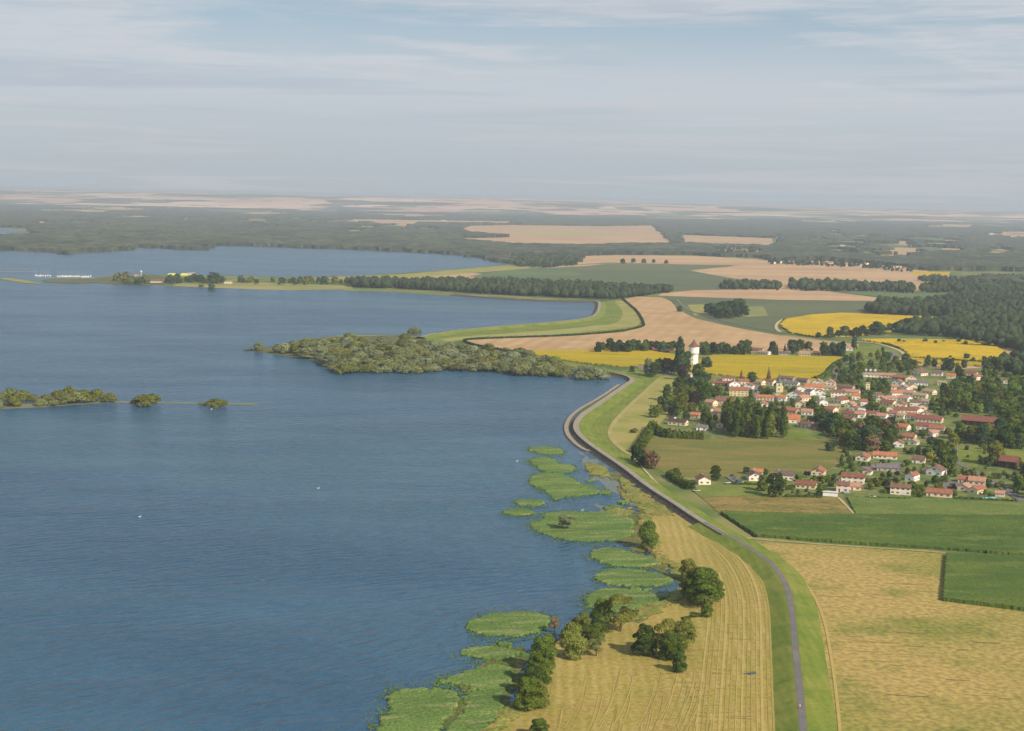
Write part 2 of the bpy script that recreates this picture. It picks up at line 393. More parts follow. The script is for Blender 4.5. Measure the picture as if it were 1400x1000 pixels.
lake_px = [(-500, 1300), (560, 1300), (600, 1100), (650, 1010), (690, 975), (712, 950), (745, 905), (770, 868), (800, 858), (840, 845), (880, 845), (905, 828), (936, 812),
    (928, 790), (915, 772), (895, 758), (882, 735), (880, 712), (900, 700), (948, 712), (930, 700), (880, 668), (850, 648), (812, 622), (782, 602), (775, 588),
    (782, 572), (820, 546), (852, 527), (856, 519), (846, 514), (800, 514), (740, 510), (640, 505), (560, 505), (480, 503), (430, 493), (370, 484), (338, 479),
    (372, 474), (405, 466), (460, 459), (540, 458), (575, 459), (600, 455), (675, 447), (750, 442), (800, 436), (814, 430), (818, 418), (815, 413), (750, 412.5),
    (675, 409), (600, 403), (545, 398.5), (480, 396), (400, 397), (350, 396), (290, 393.5), (230, 392), (205, 390), (160, 389), (130, 387), (100, 388), (60, 386), (55, 384),
    (70, 381.5), (130, 380.5), (150, 377.5), (200, 376), (300, 377), (420, 379.5), (480, 377.5), (540, 374), (600, 370), (650, 366), (692, 362), (696, 360),
    (660, 354), (640, 349), (600, 345.5), (500, 341), (400, 338), (340, 335.5), (288, 335), (275, 341), (250, 340.5), (185, 337), (170, 341), (120, 344.5), (95, 347.5), (80, 345),
    (0, 341), (-200, 338), (-500, 330)]
sheet('water', lake_px, WATER, 0, zz=0.10, rough=1.2, step=25)
sheet('water', [(-80, 313), (10, 313.5), (42, 316), (30, 318), (-10, 321), (-80, 322)], WATER, 0, zz=0.6)

# ------------------------------------------------------------------ field colours
K = 0.77
m_meadow = mat('mown_meadow', S(186, 162, 84, K), S(168, 154, 72, K), S(184, 150, 84, K), scale=0.018, lo=.38, hi=.62, fine=.16, fine_scale=.5,
               rows=[(math.pi / 2 + .05, 6.5, 0.26, S(150, 130, 68, K), 2.2), (0.05, 5.0, 0.5, S(208, 186, 122, K), 1.2), (-0.03, 3.6, .35, S(150, 142, 66, K), 3.0)], bump=.15, bump_scale=.6)
m_pasture = mat('dry_pasture', S(192, 164, 96, K), S(162, 152, 76, K), S(134, 138, 60, K), scale=0.010, stretch=(0.9, 1.0, 1), lo=.36, hi=.64, fine=.25, fine_scale=.35, bump=.2, bump_scale=.5)
m_grassb = mat('bright_grass', S(122, 138, 48, K), S(146, 148, 64, K), S(106, 126, 44, K), scale=0.03, fine=.14, fine_scale=.8, rows=[(0.0, 4.2, .45, S(98, 126, 38, K), .8), (0.1, 7.0, .22, S(164, 160, 84, K), 1.5)])
m_grassy = mat('yellow_grass', S(178, 168, 92, K), S(158, 156, 78, K), S(190, 165, 104, K), scale=0.02, fine=.12, fine_scale=.6, rows=(0.6, 6, .25, S(150, 150, 70, K)))
m_olive = mat('olive_meadow', S(140, 130, 66, K), S(120, 124, 58, K), S(158, 136, 78, K), scale=0.02, stretch=(.5, 1.4, 1), fine=.15, fine_scale=.5)
m_fallow = mat('fallow_ground', S(166, 138, 80, K), S(140, 130, 66, K), S(92, 108, 50, K), scale=0.05, stretch=(.6, 1.3, 1), fine=.2, fine_scale=.4)
m_corn = mat('corn', S(100, 120, 46, K), S(86, 110, 42, K), S(120, 130, 56, K), scale=0.03, stretch=(.4, 1, 1), fine=.28, fine_scale=.9, rows=(1.45, 3.2, .35, S(60, 84, 40, K)))
m_cornl = mat('young_corn', S(118, 132, 62, K), S(100, 122, 54, K), S(136, 140, 76, K), scale=0.03, stretch=(.4, 1, 1), fine=.2, fine_scale=.8)
m_sunf = mat('sunflowers', S(202, 172, 10, K), S(184, 162, 20, K), S(160, 150, 32, K), scale=0.012, stretch=(.4, 1.6, 1), lo=.36, hi=.66, fine=.16, fine_scale=.4)
m_sunf2 = mat('ripe_sunflowers', S(226, 186, 16, K), S(212, 176, 18, K), S(188, 164, 34, K), scale=0.010, fine=.12, fine_scale=.3)
m_wheat = mat('wheat_stubble', S(216, 176, 128, K), S(202, 164, 116, K), S(222, 188, 142, K), scale=0.008, fine=.06, fine_scale=.3, rows=(0.22, 24, .5, S(186, 146, 100, K), 2.0))
m_tan = mat('far_stubble', S(220, 180, 136, K), S(202, 162, 122, K), S(212, 182, 128, K), scale=0.004, stretch=(.6, 1.5, 1), rows=(0.2, 40, .18, S(190, 150, 110, K)))
m_green1 = mat('beet_field', S(104, 112, 76, K), S(116, 120, 80, K), S(94, 108, 72, K), scale=0.003, stretch=(.5, 1, 1), rows=(1.3, 18, .15, S(110, 120, 80, K)))
m_green2 = mat('green_field', S(100, 122, 78, K), S(114, 130, 80, K), scale=0.004, stretch=(.5, 1, 1))
m_marsh = mat('marsh', S(128, 122, 70, K), S(96, 110, 52, K), S(150, 116, 72, K), scale=0.06, stretch=(.5, 1.3, 1), fine=.3, fine_scale=.4, rough=.8)
m_village = mat('garden_lawn', S(104, 124, 58, K), S(134, 140, 76, K), S(150, 130, 92, K), scale=0.035, fine=.25, fine_scale=.2, lo=.42, hi=.58)
m_scrub = mat('scrub_ground', S(96, 104, 56, K), S(120, 116, 72, K), S(134, 118, 84, K), scale=0.03, fine=.25, fine_scale=.3)
m_asph = mat('asphalt', S(150, 140, 138, .55), S(160, 150, 144, .55), scale=0.1, fine=.1, fine_scale=.7)
m_road = mat('village_road', S(150, 140, 134, .62), S(166, 152, 140, .62), scale=0.08, fine=.1, fine_scale=.5)
m_track = mat('gravel_track', S(206, 188, 146, .9), S(190, 172, 128, .9), scale=0.1, fine=.1, fine_scale=.4)
m_stone = mat('stone_facing', S(116, 100, 86, .62), S(92, 80, 70, .62), S(150, 136, 120, .62), scale=0.25, fine=.35, fine_scale=1.3, bump=.3, bump_scale=1.2)
m_conc = mat('concrete', S(176, 164, 146, .8), S(160, 150, 132, .8), scale=0.3, fine=.1, fine_scale=1.0)
m_sand = mat('sand', S(206, 176, 124, .85), S(190, 160, 110, .85), scale=0.05)
m_reed = mat('reeds', S(116, 140, 68, K), S(98, 124, 60, K), S(150, 152, 94, K), scale=0.06, stretch=(.3, 1.0, 1), rot=-.2, lo=.36, hi=.62, fine=.36, fine_scale=.9)
m_canopy = mat('far_canopy', S(66, 76, 54, .8), S(84, 88, 64, .8), S(100, 98, 74, .8), scale=0.004, stretch=(1, .5, 1), fine=.45, fine_scale=.03)

# ------------------------------------------------------------------ fields (flat sheets on the ground)
sheet('meadow', [(560, 1300), (600, 1100), (650, 1010), (690, 975), (712, 950), (745, 905), (770, 868), (800, 858), (840, 845), (880, 845), (905, 828), (936, 812), (928, 790), (915, 772), (897, 757),
    (885, 735), (880, 712), (888, 703), (925, 702), (955, 716), (990, 738), (1020, 762), (1045, 790), (1062, 830), (1066, 900), (1068, 1000), (1074, 1300)], m_meadow, 2, rough=.8, step=8)
sheet('pasture', [(1028, 741), (1120, 745), (1290, 757), (1440, 768), (1700, 790), (1700, 1400), (1120, 1400), (1100, 1000), (1095, 900), (1090, 850), (1070, 800), (1042, 764)], m_pasture, 1)
sheet('field', [(955, 677), (1070, 678), (1150, 680), (1170, 704), (985, 702)], m_fallow, 2, rough=.6)
sheet('lawn', [(940, 664), (1056, 662), (1072, 678), (958, 679)], mat('garden_grass', S(140, 146, 66, K), S(124, 136, 60, K), scale=.04, fine=.15, fine_scale=.5), 3, rough=.5)
sheet('meadow', [(880, 598), (960, 601), (1010, 600), (1130, 600), (1152, 606), (1158, 622), (1135, 642), (1060, 648), (1000, 652), (930, 652), (885, 640), (872, 620)], m_olive, 2, rough=1.5)
sheet('grass', [(868, 517), (893, 514), (908, 512), (925, 517), (915, 540), (893, 575), (872, 606), (862, 625), (900, 668), (1008, 736), (998, 738), (880, 664), (824, 626), (796, 606), (784, 590), (786, 577), (812, 556), (850, 533)],
      m_grassb, 1)
sheet('meadow', [(925, 517), (936, 520), (930, 545), (902, 580), (878, 606), (866, 618), (846, 612), (833, 600), (831, 590), (842, 572), (868, 546), (893, 522), (905, 513)], m_grassy, 2, smooth=1)
sheet('path', [(902, 516), (905, 517), (871, 547), (845, 574), (836, 588), (838, 598), (853, 614), (862, 620), (860, 623), (846, 614), (832, 600), (830, 588), (840, 572), (868, 545)], mat('worn_track', S(190, 172, 118, K), S(176, 164, 96, K), scale=.06), 3, smooth=1)
strip('path', [(862, 621), (880, 641), (912, 676), (940, 697), (975, 718), (1002, 733)], 1.4, m_track, .34)
strip('path', [(998, 733), (1030, 737), (1120, 744), (1290, 755), (1420, 767), (1600, 783)], 3.0, mat('farm_track', S(190, 170, 118, .85), S(160, 152, 96, .85), scale=.2), .34)
strip('path', [(1146, 680), (1158, 692), (1171, 706)], 1.6, m_track, .5)
sheet('scrub', [(338, 479), (372, 474.5), (405, 467), (460, 460), (540, 459), (600, 462), (640, 475), (700, 483), (800, 506), (846, 513), (846, 515), (800, 514.5), (740, 510), (640, 505), (560, 505), (480, 503), (430, 493), (370, 484)], m_scrub, 1)
sheet('scrub', [(60, 386), (70, 381.8), (130, 381), (150, 378), (215, 377), (250, 386), (205, 390), (160, 389), (130, 387), (100, 388)], m_scrub, 3)
sheet('village_ground', [(925, 520), (985, 516), (1130, 520), (1180, 500), (1240, 496), (1420, 488), (1500, 520), (1500, 720), (1400, 686), (1250, 683), (1120, 681), (1060, 664), (1000, 662), (1000, 640),
    (1140, 632), (1156, 618), (1145, 600), (990, 601), (960, 603), (895, 600), (880, 592), (905, 560)], m_village, 1, rough=2)
sheet('meadow', [(1335, 612), (1440, 600), (1440, 640), (1345, 635)], m_grassb, 2)
sheet('meadow', [(1305, 612), (1336, 610), (1336, 640), (1312, 636)], m_grassb, 2)
sheet('meadow', [(1366, 580), (1450, 590), (1450, 602), (1395, 597)], m_wheat, 2)
sheet('lawn', [(1075, 586), (1100, 590), (1120, 602), (1070, 600)], m_grassb, 3)
# stubble and green fields behind the village
sheet('field', [(637, 465.5), (690, 463), (775, 460), (850, 454.5), (882, 446), (874, 428), (852, 409), (870, 406), (905, 407), (917, 412), (927, 424), (952, 436), (1005, 448), (1060, 458), (1125, 466), (1175, 471), (1170, 477),
    (1130, 482), (1045, 482), (950, 481), (850, 480.5), (705, 481), (650, 473), (636, 469)], m_wheat, 2)
sheet('grass', [(576, 461), (600, 457), (675, 449), (750, 443), (802, 437), (820, 430), (824, 413), (852, 408.5), (874, 428), (882, 445), (850, 454), (775, 460), (690, 463), (637, 465.5), (610, 470), (585, 467)], m_grassb, 1)
sheet('meadow', [(838, 412), (853, 411), (870, 427), (879, 444), (845, 450), (780, 456), (840, 444), (852, 433), (850, 422)], m_grassy, 2, smooth=1)
sheet('meadow', [(600, 463), (680, 457), (780, 450), (830, 443), (850, 447), (775, 457.5), (637, 463.5), (612, 468)], mat('pale_grass', S(168, 168, 92, K), S(176, 166, 102, K), scale=.02, fine=.1), 2, smooth=1)
sheet('grass', [(700, 482), (735, 487), (790, 498), (848, 507), (905, 500), (925, 490), (960, 492), (945, 512), (910, 514), (868, 516), (846, 511), (800, 506), (740, 492), (680, 484)], m_grassb, 2)
sheet('pavement', [(865, 499), (905, 503), (925, 509), (915, 513), (880, 507)], m_road, 3)
sheet('field', [(935, 405), (1000, 406), (1060, 410), (1195, 412.5), (1215, 418), (1190, 427), (1150, 427), (1105, 430), (1070, 437), (1060, 448), (1070, 460), (1005, 449), (952, 436.5), (930, 423), (918, 411), (908, 405)], m_green1, 1)
sheet('field', [(1010, 420), (1043, 419), (1051, 432), (1012, 434)], mat('pale_plot', S(158, 156, 92, K), S(146, 148, 84, K), scale=.01), 2)
sheet('field', [(940, 417), (962, 416), (965, 428), (950, 432)], m_grassy, 2)
strip('road', [(925, 409), (935, 420), (955, 430), (1010, 444), (1070, 455), (1130, 463), (1190, 470)], 4.5, mat('lane', S(150, 150, 116, .7), S(138, 144, 100, .7), scale=.05), .9)
strip('path', [(1068, 455), (1060, 449), (1063, 441), (1072, 436)], 5, m_track, .9)
sheet('grass', [(1060, 452), (1083, 457), (1117, 461), (1165, 460), (1262, 460), (1310, 461), (1362, 466), (1240, 468), (1180, 467), (1120, 464)], m_green2, 2)
sheet('grass', [(1150, 478), (1200, 472), (1232, 478), (1236, 492), (1220, 500), (1160, 494)], m_grassb, 2)
strip('road', [(1165, 467), (1190, 468), (1210, 472), (1230, 479), (1238, 485), (1232, 492)], 6, m_track, .8)
strip('path', [(1200, 486), (1218, 479), (1226, 486), (1220, 491)], 7, m_road, .8)
strip('road', [(1172, 492), (1150, 498), (1137, 503), (1144, 512), (1141, 519), (1130, 524)], 6, m_road, .8)
sheet('field', [(1245, 489), (1300, 493), (1362, 496), (1378, 494), (1366, 477), (1410, 478), (1440, 484), (1430, 500), (1300, 505), (1237, 498)], m_tan, 2)
strip('road', [(1168, 506), (1172, 520), (1180, 540), (1195, 556), (1214, 570), (1235, 583), (1262, 593), (1280, 606), (1300, 628), (1330, 643), (1362, 661), (1400, 686), (1440, 712)], 6.5, m_asph, .55)
strip('road', [(1032, 512), (1033, 530), (1033, 545), (1020, 560), (1008, 572)], 7, m_road, .55)
strip('road', [(1033, 545), (1075, 553), (1110, 548), (1150, 556), (1190, 552)], 5, m_road, .5)
sheet('pavement', [(1284, 654), (1309, 656), (1311, 668), (1290, 668)], m_asph, 4)
sheet('pavement', [(1172, 636), (1232, 632), (1238, 640), (1190, 646)], m_road, 4)
sheet('pavement', [(992, 652), (1000, 650), (1018, 660), (1008, 663)], m_asph, 4)
sheet('pavement', [(1012, 548), (1030, 546), (1032, 562), (1010, 562)], m_track, 5)
# far fields
sheet('field', [(785, 351), (840, 349), (950, 350), (1056, 356), (1060, 363), (945, 362), (830, 359), (788, 362)], m_tan, 1)
sheet('field', [(700, 367), (765, 365), (840, 361), (945, 361.5), (1005, 364), (943, 370), (975, 376), (1005, 381), (995, 396), (905, 403), (845, 391), (700, 381), (640, 378), (660, 371)], m_green1, 1)
sheet('field', [(700, 369), (770, 367), (800, 376), (700, 381), (640, 378)], m_green2, 2)
sheet('field', [(740, 367), (775, 363), (830, 361), (800, 364)], m_tan, 2)
sheet('field', [(550, 376.5), (600, 372.5), (640, 372.5), (705, 381), (660, 384), (560, 382)], m_tan, 1)
sheet('grass', [(250, 386.5), (350, 386), (480, 391), (484, 396), (400, 397), (350, 396), (290, 393.5), (235, 391)], mat('shore_grass', S(176, 164, 98, K), S(150, 150, 84, K), scale=.01, stretch=(.4, 1.5, 1)), 1)
sheet('grass', [(410, 381), (480, 378.5), (540, 375.5), (600, 371.5), (695, 363), (740, 366), (600, 377), (540, 383), (440, 386)], m_grassy, 1)
sheet('field', [(940, 370), (1005, 363), (1060, 361), (1200, 366), (1314, 382), (1265, 390), (1255, 398), (1245, 398), (1060, 396), (1045, 384), (985, 380)], m_tan, 1)
sheet('field', [(905, 401), (950, 397), (1060, 395), (1120, 397), (1207, 408), (1203, 412), (1060, 410), (900, 404.5)], m_tan, 2)
sheet('field', [(1105, 396.5), (1200, 397.5), (1350, 402), (1300, 408), (1212, 407), (1150, 400)], m_green2, 2)
sheet('field', [(1221, 411), (1234, 411), (1233, 419), (1221, 419)], m_tan, 3)
sheet('field', [(1245, 371), (1300, 372), (1296, 377), (1250, 376)], m_sunf2, 2)
far_holes = [[(640, 309), (700, 308), (820, 309.5), (896, 308.5), (902, 316), (926, 335), (780, 339), (700, 337), (628, 331), (632, 326), (690, 325), (632, 318), (625, 314)],
    [(925, 321), (1055, 326), (1058, 338), (932, 335)], [(975, 340), (1045, 342), (1048, 351), (985, 350)], [(1055, 357), (1130, 357), (1245, 366), (1312, 380), (1345, 378), (1350, 384), (1314, 388), (1200, 369), (1055, 366)],
    [(1365, 317), (1460, 317), (1460, 328), (1365, 326)], [(328, 290), (400, 291.5), (400, 296), (328, 295)], [(478, 300), (700, 303), (702, 308), (478, 305)], [(880, 295), (1032, 297), (1032, 301.5), (880, 300)],
    [(1230, 370), (1460, 372), (1460, 381), (1300, 381), (1235, 376)], [(1135, 341), (1160, 342), (1158, 349), (1135, 348)], [(215, 288), (240, 288), (240, 291), (215, 291)], [(550, 295), (585, 295), (585, 298), (550, 298)],
    [(470, 315), (500, 315), (500, 319), (470, 319)], [(-100, 312), (45, 312), (48, 323), (-100, 325)], [(1055, 322), (1070, 322), (1070, 336), (1055, 336)], [(1265, 308), (1330, 309), (1330, 313), (1265, 312)]]
rc = random.Random(5)
for q in range(60):
    x_ = rc.choice([rc.uniform(680, 1380), rc.uniform(20, 640)]) if q < 34 else rc.uniform(1040, 1400); o_ = rc.uniform(36, 70) if x_ > 680 else rc.uniform(34, 46); y_ = 256.7 + .019 * x_ + o_; w_ = rc.uniform(14, 70); t_ = rc.uniform(2.6, 4.6) * o_ / 50 + 1.4
    if 610 < x_ < 930 and 300 < y_ < 345 or 930 < x_ + w_ and x_ < 1075 and 312 < y_ < 356: continue
    far_holes.append([(x_, y_), (x_ + w_ * .55, y_ - .5), (x_ + w_, y_ + .8), (x_ + w_ * .85, y_ + t_), (x_ + w_ * .15, y_ + t_ * .8)])
    sheet('field', far_holes[-1], rc.choice([m_tan, m_green2, m_olive, m_wheat]), 1)
for h_ in (0, 1, 3, 5, 6, 7, 9, 10, 11, 12, 4):
    sheet('field', far_holes[h_], m_tan, 1)
sheet('field', [(700, 316), (760, 315), (860, 319), (800, 322), (720, 321)], mat('gold_field', S(190, 176, 112, K), S(206, 180, 120, K), scale=.003), 2)
m_bar = mat('sandbar', S(150, 144, 104, .7), S(120, 128, 96, .7), scale=.02, stretch=(.4, 1.5, 1), rough=.6)
sheet('sandbar', [(-60, 556), (10, 553), (60, 551.5), (100, 549.5), (160, 548.5), (205, 549.5), (270, 551), (300, 551.5), (345, 551), (358, 552), (345, 553.5), (300, 554), (270, 553), (205, 552), (160, 551), (100, 554), (60, 557), (-60, 562)], m_bar, 3, rough=.5, step=8, zz=.2)
sheet('beach', [(1, 380), (20, 381), (52, 386), (54, 388.5), (38, 387.5), (14, 384), (0, 382)], mat('spit_grass', S(176, 160, 84, K), S(140, 140, 70, K), scale=.02), 3, zz=.6)

# ------------------------------------------------------------------ crops with height
def crop(name, label, cat, px, m, h, d, amp=((.16, 3, 1), (.10, 1.2, 2)), z0=.2, ang=0.0, **k):
    if 'corn' in cat:
        a_, b_ = (G(1120, 741), G(1420, 762)) if len(px) > 6 and px[0][0] < 1000 else (G(1289, 822), G(1400, 836)); ang = math.atan2(b_.y - a_.y, b_.x - a_.x)
    o = raised(name, px, m, d, d, h, amp, z0=z0, ang=ang, **k); return setp(o, label, cat, kind='stuff')
crop('corn_field', 'long dark green corn field between the front houses and the farm track', 'corn', [(985, 702), (1168, 706), (1440, 708), (1600, 712), (1600, 775), (1420, 762), (1290, 752), (1120, 741), (1034, 734)], m_corn, 1.7, 1.1)
crop('corn_field', 'small dark green corn plot inside the dry pasture at the right edge', 'corn', [(1294, 759.5), (1400, 764), (1600, 776), (1600, 856), (1400, 836), (1289, 822)], m_corn, 2.0, .8, ang=.0)
crop('crop_field', 'light green crop strip along the front garden hedges', 'crop', [(1158, 681), (1250, 683), (1400, 687), (1600, 696), (1600, 711), (1440, 707), (1170, 704)], m_cornl, .9, 1.2)
crop('sunflower_field', 'yellow sunflower field left of the white water tower', 'sunflowers', [(707, 481), (800, 480.5), (885, 480.5), (926, 487), (917, 496), (880, 500), (850, 502), (807, 498), (770, 493), (738, 487)], m_sunf, 1.7, 2.5, z0=.3)
crop('sunflower_field', 'big yellow sunflower field behind the village church', 'sunflowers', [(975, 486.5), (1160, 489), (1137, 500), (1125, 517), (1112, 522), (1025, 518), (945, 509), (938, 502), (957, 493)], m_sunf, 1.7, 2.5, z0=.3)
crop('sunflower_field', 'curved bright yellow sunflower field beside the right wood', 'sunflowers', [(1066, 445), (1075, 437), (1112, 431), (1150, 429), (1200, 431), (1285, 435), (1312, 437), (1262, 443), (1225, 453), (1162, 461), (1117, 461), (1082, 456)], m_sunf2, 1.7, 4, z0=.6)
crop('sunflower_field', 'thin yellow sunflower strip above the right sunflower field', 'sunflowers', [(1177, 465), (1225, 464.5), (1362, 466.5), (1360, 471), (1200, 469)], m_sunf2, 1.7, 3, z0=.6)
crop('sunflower_field', 'yellow sunflower field right of the curving lane', 'sunflowers', [(1217, 471), (1300, 471.5), (1362, 475.5), (1377, 483), (1376, 494), (1300, 492), (1245, 488), (1235, 479)], m_sunf2, 1.7, 3, z0=.6)
crop('crop_field', 'thin yellow green strip below the right sunflower field', 'crop', [(1238, 491), (1300, 494), (1360, 497.5), (1358, 501), (1260, 497)], m_sunf, 1.2, 3, z0=.6)

# ------------------------------------------------------------------ far woods (one mass)
holes2 = far_holes
far_px = [(-90, 339.5), (0, 342), (80, 346), (95, 348.5), (120, 345.5), (170, 342), (185, 338), (250, 341.5), (275, 342), (288, 336), (340, 336.5), (400, 339), (500, 342), (600, 346.5), (640, 350), (662, 356), (700, 361), (750, 362),
    (785, 360), (788, 350.5), (850, 348.5), (950, 349.5), (1056, 354), (1058, 363), (1190, 363), (1316, 380), (1350, 402), (1480, 394), (1480, 312), (1200, 308), (1000, 302), (700, 298), (400, 295), (100, 292), (-90, 290)]
o = raised('far_forest', far_px, m_canopy, 11, 16, 13, ((3.5, 16, 1), (2.5, 60, 4), (3, 240, 6)), holes=holes2, z0=0, rag=40); setp(o, 'wide hazy forest beyond the lake and fields', 'forest', kind='stuff')
far2 = [(-90, 290), (100, 292), (400, 295), (700, 298), (1000, 302), (1200, 308), (1480, 312), (1500, 302), (1000, 295), (700, 291), (400, 286), (100, 281), (-110, 278)]
bands = []; rb = random.Random(11)
for q in range(34):
    x_ = rb.uniform(-60, 1400); off_ = rb.uniform(19, 36); w_ = rb.uniform(30, 150); t_ = rb.uniform(2.0, 3.6); y_ = 256.7 + .019 * x_ + off_
    bands.append([(x_, y_), (x_ + w_ * .6, y_ - .3), (x_ + w_, y_ + .8 + .019 * w_), (x_ + w_ * .8, y_ + t_ + .019 * w_), (x_ + w_ * .2, y_ + t_ * .8)])
mt_gold = mat('far_gold', S(206, 190, 130, K), S(190, 176, 120, K), scale=.002)
for q in bands: sheet('field', q, rb.choice([m_tan, m_tan, mt_gold, m_green2]), 1)
o = raised('far_forest', far2, m_canopy, 30, 60, 8, ((3, 60, 1), (3, 300, 4)), holes=holes2 + bands, z0=0, rag=300); setp(o, 'blue hazy forest below the tan hills on the horizon', 'forest', kind='stuff')

# ------------------------------------------------------------------ embankments and their roads
dam = [(800, 507), (826, 508), (852, 512), (868, 519), (856, 527), (840, 538), (816, 555), (797, 567), (788, 578), (788, 589), (800, 602), (824, 619), (856, 640), (888, 666), (925, 689), (962, 714), (992, 731), (1005, 736),
       (1025, 749), (1047, 764), (1065, 782), (1076, 802), (1082, 828), (1086, 872), (1090, 912), (1094, 950), (1098, 995), (1103, 1060), (1110, 1150), (1125, 1400)]
iA = 16
HC = 2.6
profile('embankment', dam[iA - 1:], [(-12, 0.05), (-10, .4), (-3.2, HC - .25), (-1.9, HC), (1.9, HC), (3.2, HC - .2), (11.5, .5), (13.5, .05)], m_grassb, HC)
profile('embankment', dam[:iA + 1], [(-6.3, -0.3), (-2.4, HC), (2.4, HC), (3.4, HC - .2), (11.5, .5), (13, .05)], m_grassb, HC)
profile('stone_facing', dam[1:iA + 1], [(-6.9, 0.0), (-6.6, .05), (-2.5, HC + .12), (-2.4, HC + .12), (-2.4, HC)], m_stone, HC)
profile('stone_parapet', dam[1:iA + 1], [(-2.9, HC), (-2.9, HC + .75), (-2.35, HC + .75), (-2.35, HC)], m_conc, HC)
strip('path', dam[1:iA + 1], 4.4, m_conc, HC + .06)
strip('path', dam[iA - 1:], 2.9, m_asph, HC + .08)
strip('stone_berm', [(846, 526), (818, 545), (792, 559), (776, 573), (773, 590), (786, 606), (803, 617), (815, 614)], 3.6, m_conc, 1.0)
profile('stone_berm', [(846, 526), (818, 545), (792, 559), (776, 573), (773, 590), (786, 606), (803, 617), (815, 614)], [(-3.6, -.1), (-1.9, .9), (1.9, .9), (2.6, .0)], m_stone, 1.0)
dam2 = [(470, 395), (525, 396.2), (600, 400.5), (675, 406.5), (750, 410.5), (800, 411), (819, 411.3), (820.5, 417), (817, 430), (800, 436), (750, 441), (675, 446.5), (600, 454.5), (574, 460.5)]
profile('embankment', dam2, [(-16, .05), (-3, 3), (3, 3), (9, .1)] if False else [(-12, .05), (-3, 3.0), (3, 3.0), (9, .1)], m_grassb, 3.0, flip=False)
profile('stone_facing', dam2[2:-1], [(3.1, 3.05), (9.6, .12)] if False else [(3.2, 3.06), (9.8, .14)], m_stone, 3.0, flip=False)
strip('path', dam2, 5, m_conc, 3.1)
sheet('sand', [(840, 509), (853, 512), (850, 516.5), (838, 514)], m_sand, 3)

# mowing swaths, tracks and worn lines on the grassland
m_sw1 = mat('swath_pale', S(204, 178, 104, K), S(196, 172, 96, K), scale=.2); m_sw2 = mat('swath_dark', S(186, 164, 86, K), S(178, 158, 82, K), scale=.2)
inner = [(1006, 739), (1030, 756), (1050, 780), (1064, 812), (1069, 850), (1072, 900), (1076, 960), (1082, 1040), (1088, 1120)]
m_sw3 = mat('swath_brown', S(168, 140, 84, K), S(188, 162, 92, K), scale=.12)
for i, (of, wd) in enumerate([(2, 1.0), (6, .8), (10.5, 1.2), (15, .7), (19, .9), (24, .7), (28, 1.1), (33, .7), (37, .8), (8, .5), (12.7, .5), (17, .5), (21.5, .5), (26, .6), (30.5, .5), (35, .6)]):
    lim = inner if of < 22 else inner[2:]
    strip('mowing_line', [(x - of / mpp(x, y) * .95, y + of * .10) for x, y in lim], wd, (m_sw1, m_sw2)[i % 2], .356 + .0008 * i)
for i in range(60):
    y = rnd.uniform(850, 1010); x = rnd.uniform(max(780, 1130 - y * .25), 1015); w_ = rnd.uniform(10, 46); dy_ = w_ * rnd.uniform(-.01, .07)
    strip('mowing_line', [(x, y), (x + w_ * .5, y + dy_ * .5 + rnd.uniform(-.4, .4)), (x + w_, y + dy_)], rnd.uniform(.35, .8), rnd.choice((m_sw3, m_sw2, m_sw3)), .373 + .0005 * i, smooth=1)
for i in range(40):
    a = rnd.uniform(0, 1.6); x = 770 + a * 130 + rnd.uniform(-20, 20); y = 930 + rnd.uniform(-15, 60)
    strip('mowing_line', [(x, y), (x - 4, y + 22), (x - 14, y + 48), (x - 30, y + 75)], .4, rnd.choice((m_sw2, m_sw1)), .406 + .0005 * i, smooth=2)
for i in range(26):
    y = rnd.uniform(770, 985); x = rnd.uniform(1150 if y > 850 else 1110, 1370); w_ = rnd.uniform(14, 60)
    if x + w_ > 1285 and 755 < y < 840: continue
    strip('mowing_line', [(x, y), (x + w_ * .5, y + w_ * .04), (x + w_, y + w_ * .05)], rnd.uniform(.5, 1.3), rnd.choice((m_sw1, m_olive, m_sw2)), .24 + .002 * i, smooth=1)
strip('mowing_line', [(1042, 748), (1068, 764), (1094, 788), (1114, 815), (1128, 850), (1137, 900), (1145, 960), (1152, 1040)], 1.3, m_sw1, .30)
sheet('puddle', [(1012, 920.8), (1020, 920), (1026, 919), (1031, 918.5), (1033, 920.5), (1027, 922), (1020, 921.6)], mat('puddle_water', S(96, 108, 116, .6), rough=.3, spec=.5), 5, rough=.5, step=1.5)
# ------------------------------------------------------------------ marsh, reeds
sheet('marsh', [(806, 632), (840, 645), (880, 672), (925, 703), (888, 706), (880, 714), (868, 690), (850, 672), (846, 660), (828, 652)], m_marsh, 2, rough=2.5, step=4)
sheet('marsh', [(838, 700), (882, 706), (886, 738), (880, 760), (850, 745), (845, 716)], m_marsh, 2, rough=2, step=4)
sheet('marsh', [(868, 752), (900, 762), (915, 775), (905, 786), (880, 776)], m_marsh, 2, rough=2, step=4)
sheet('marsh', [(862, 838), (890, 826), (925, 815), (900, 830), (880, 848), (835, 850)], m_marsh, 2, rough=1, step=4)
sheet('marsh', [(690, 880), (716, 885), (722, 905), (705, 935), (692, 975), (650, 1012), (600, 1100), (575, 1100), (620, 1000), (600, 985), (640, 950), (625, 925), (660, 905), (640, 890)], m_marsh, 2, rough=1.2, step=4)
m_sedge = mat('sedge', S(150, 148, 74, K), S(126, 132, 60, K), S(166, 126, 76, K), scale=.08, fine=.3, fine_scale=.7)
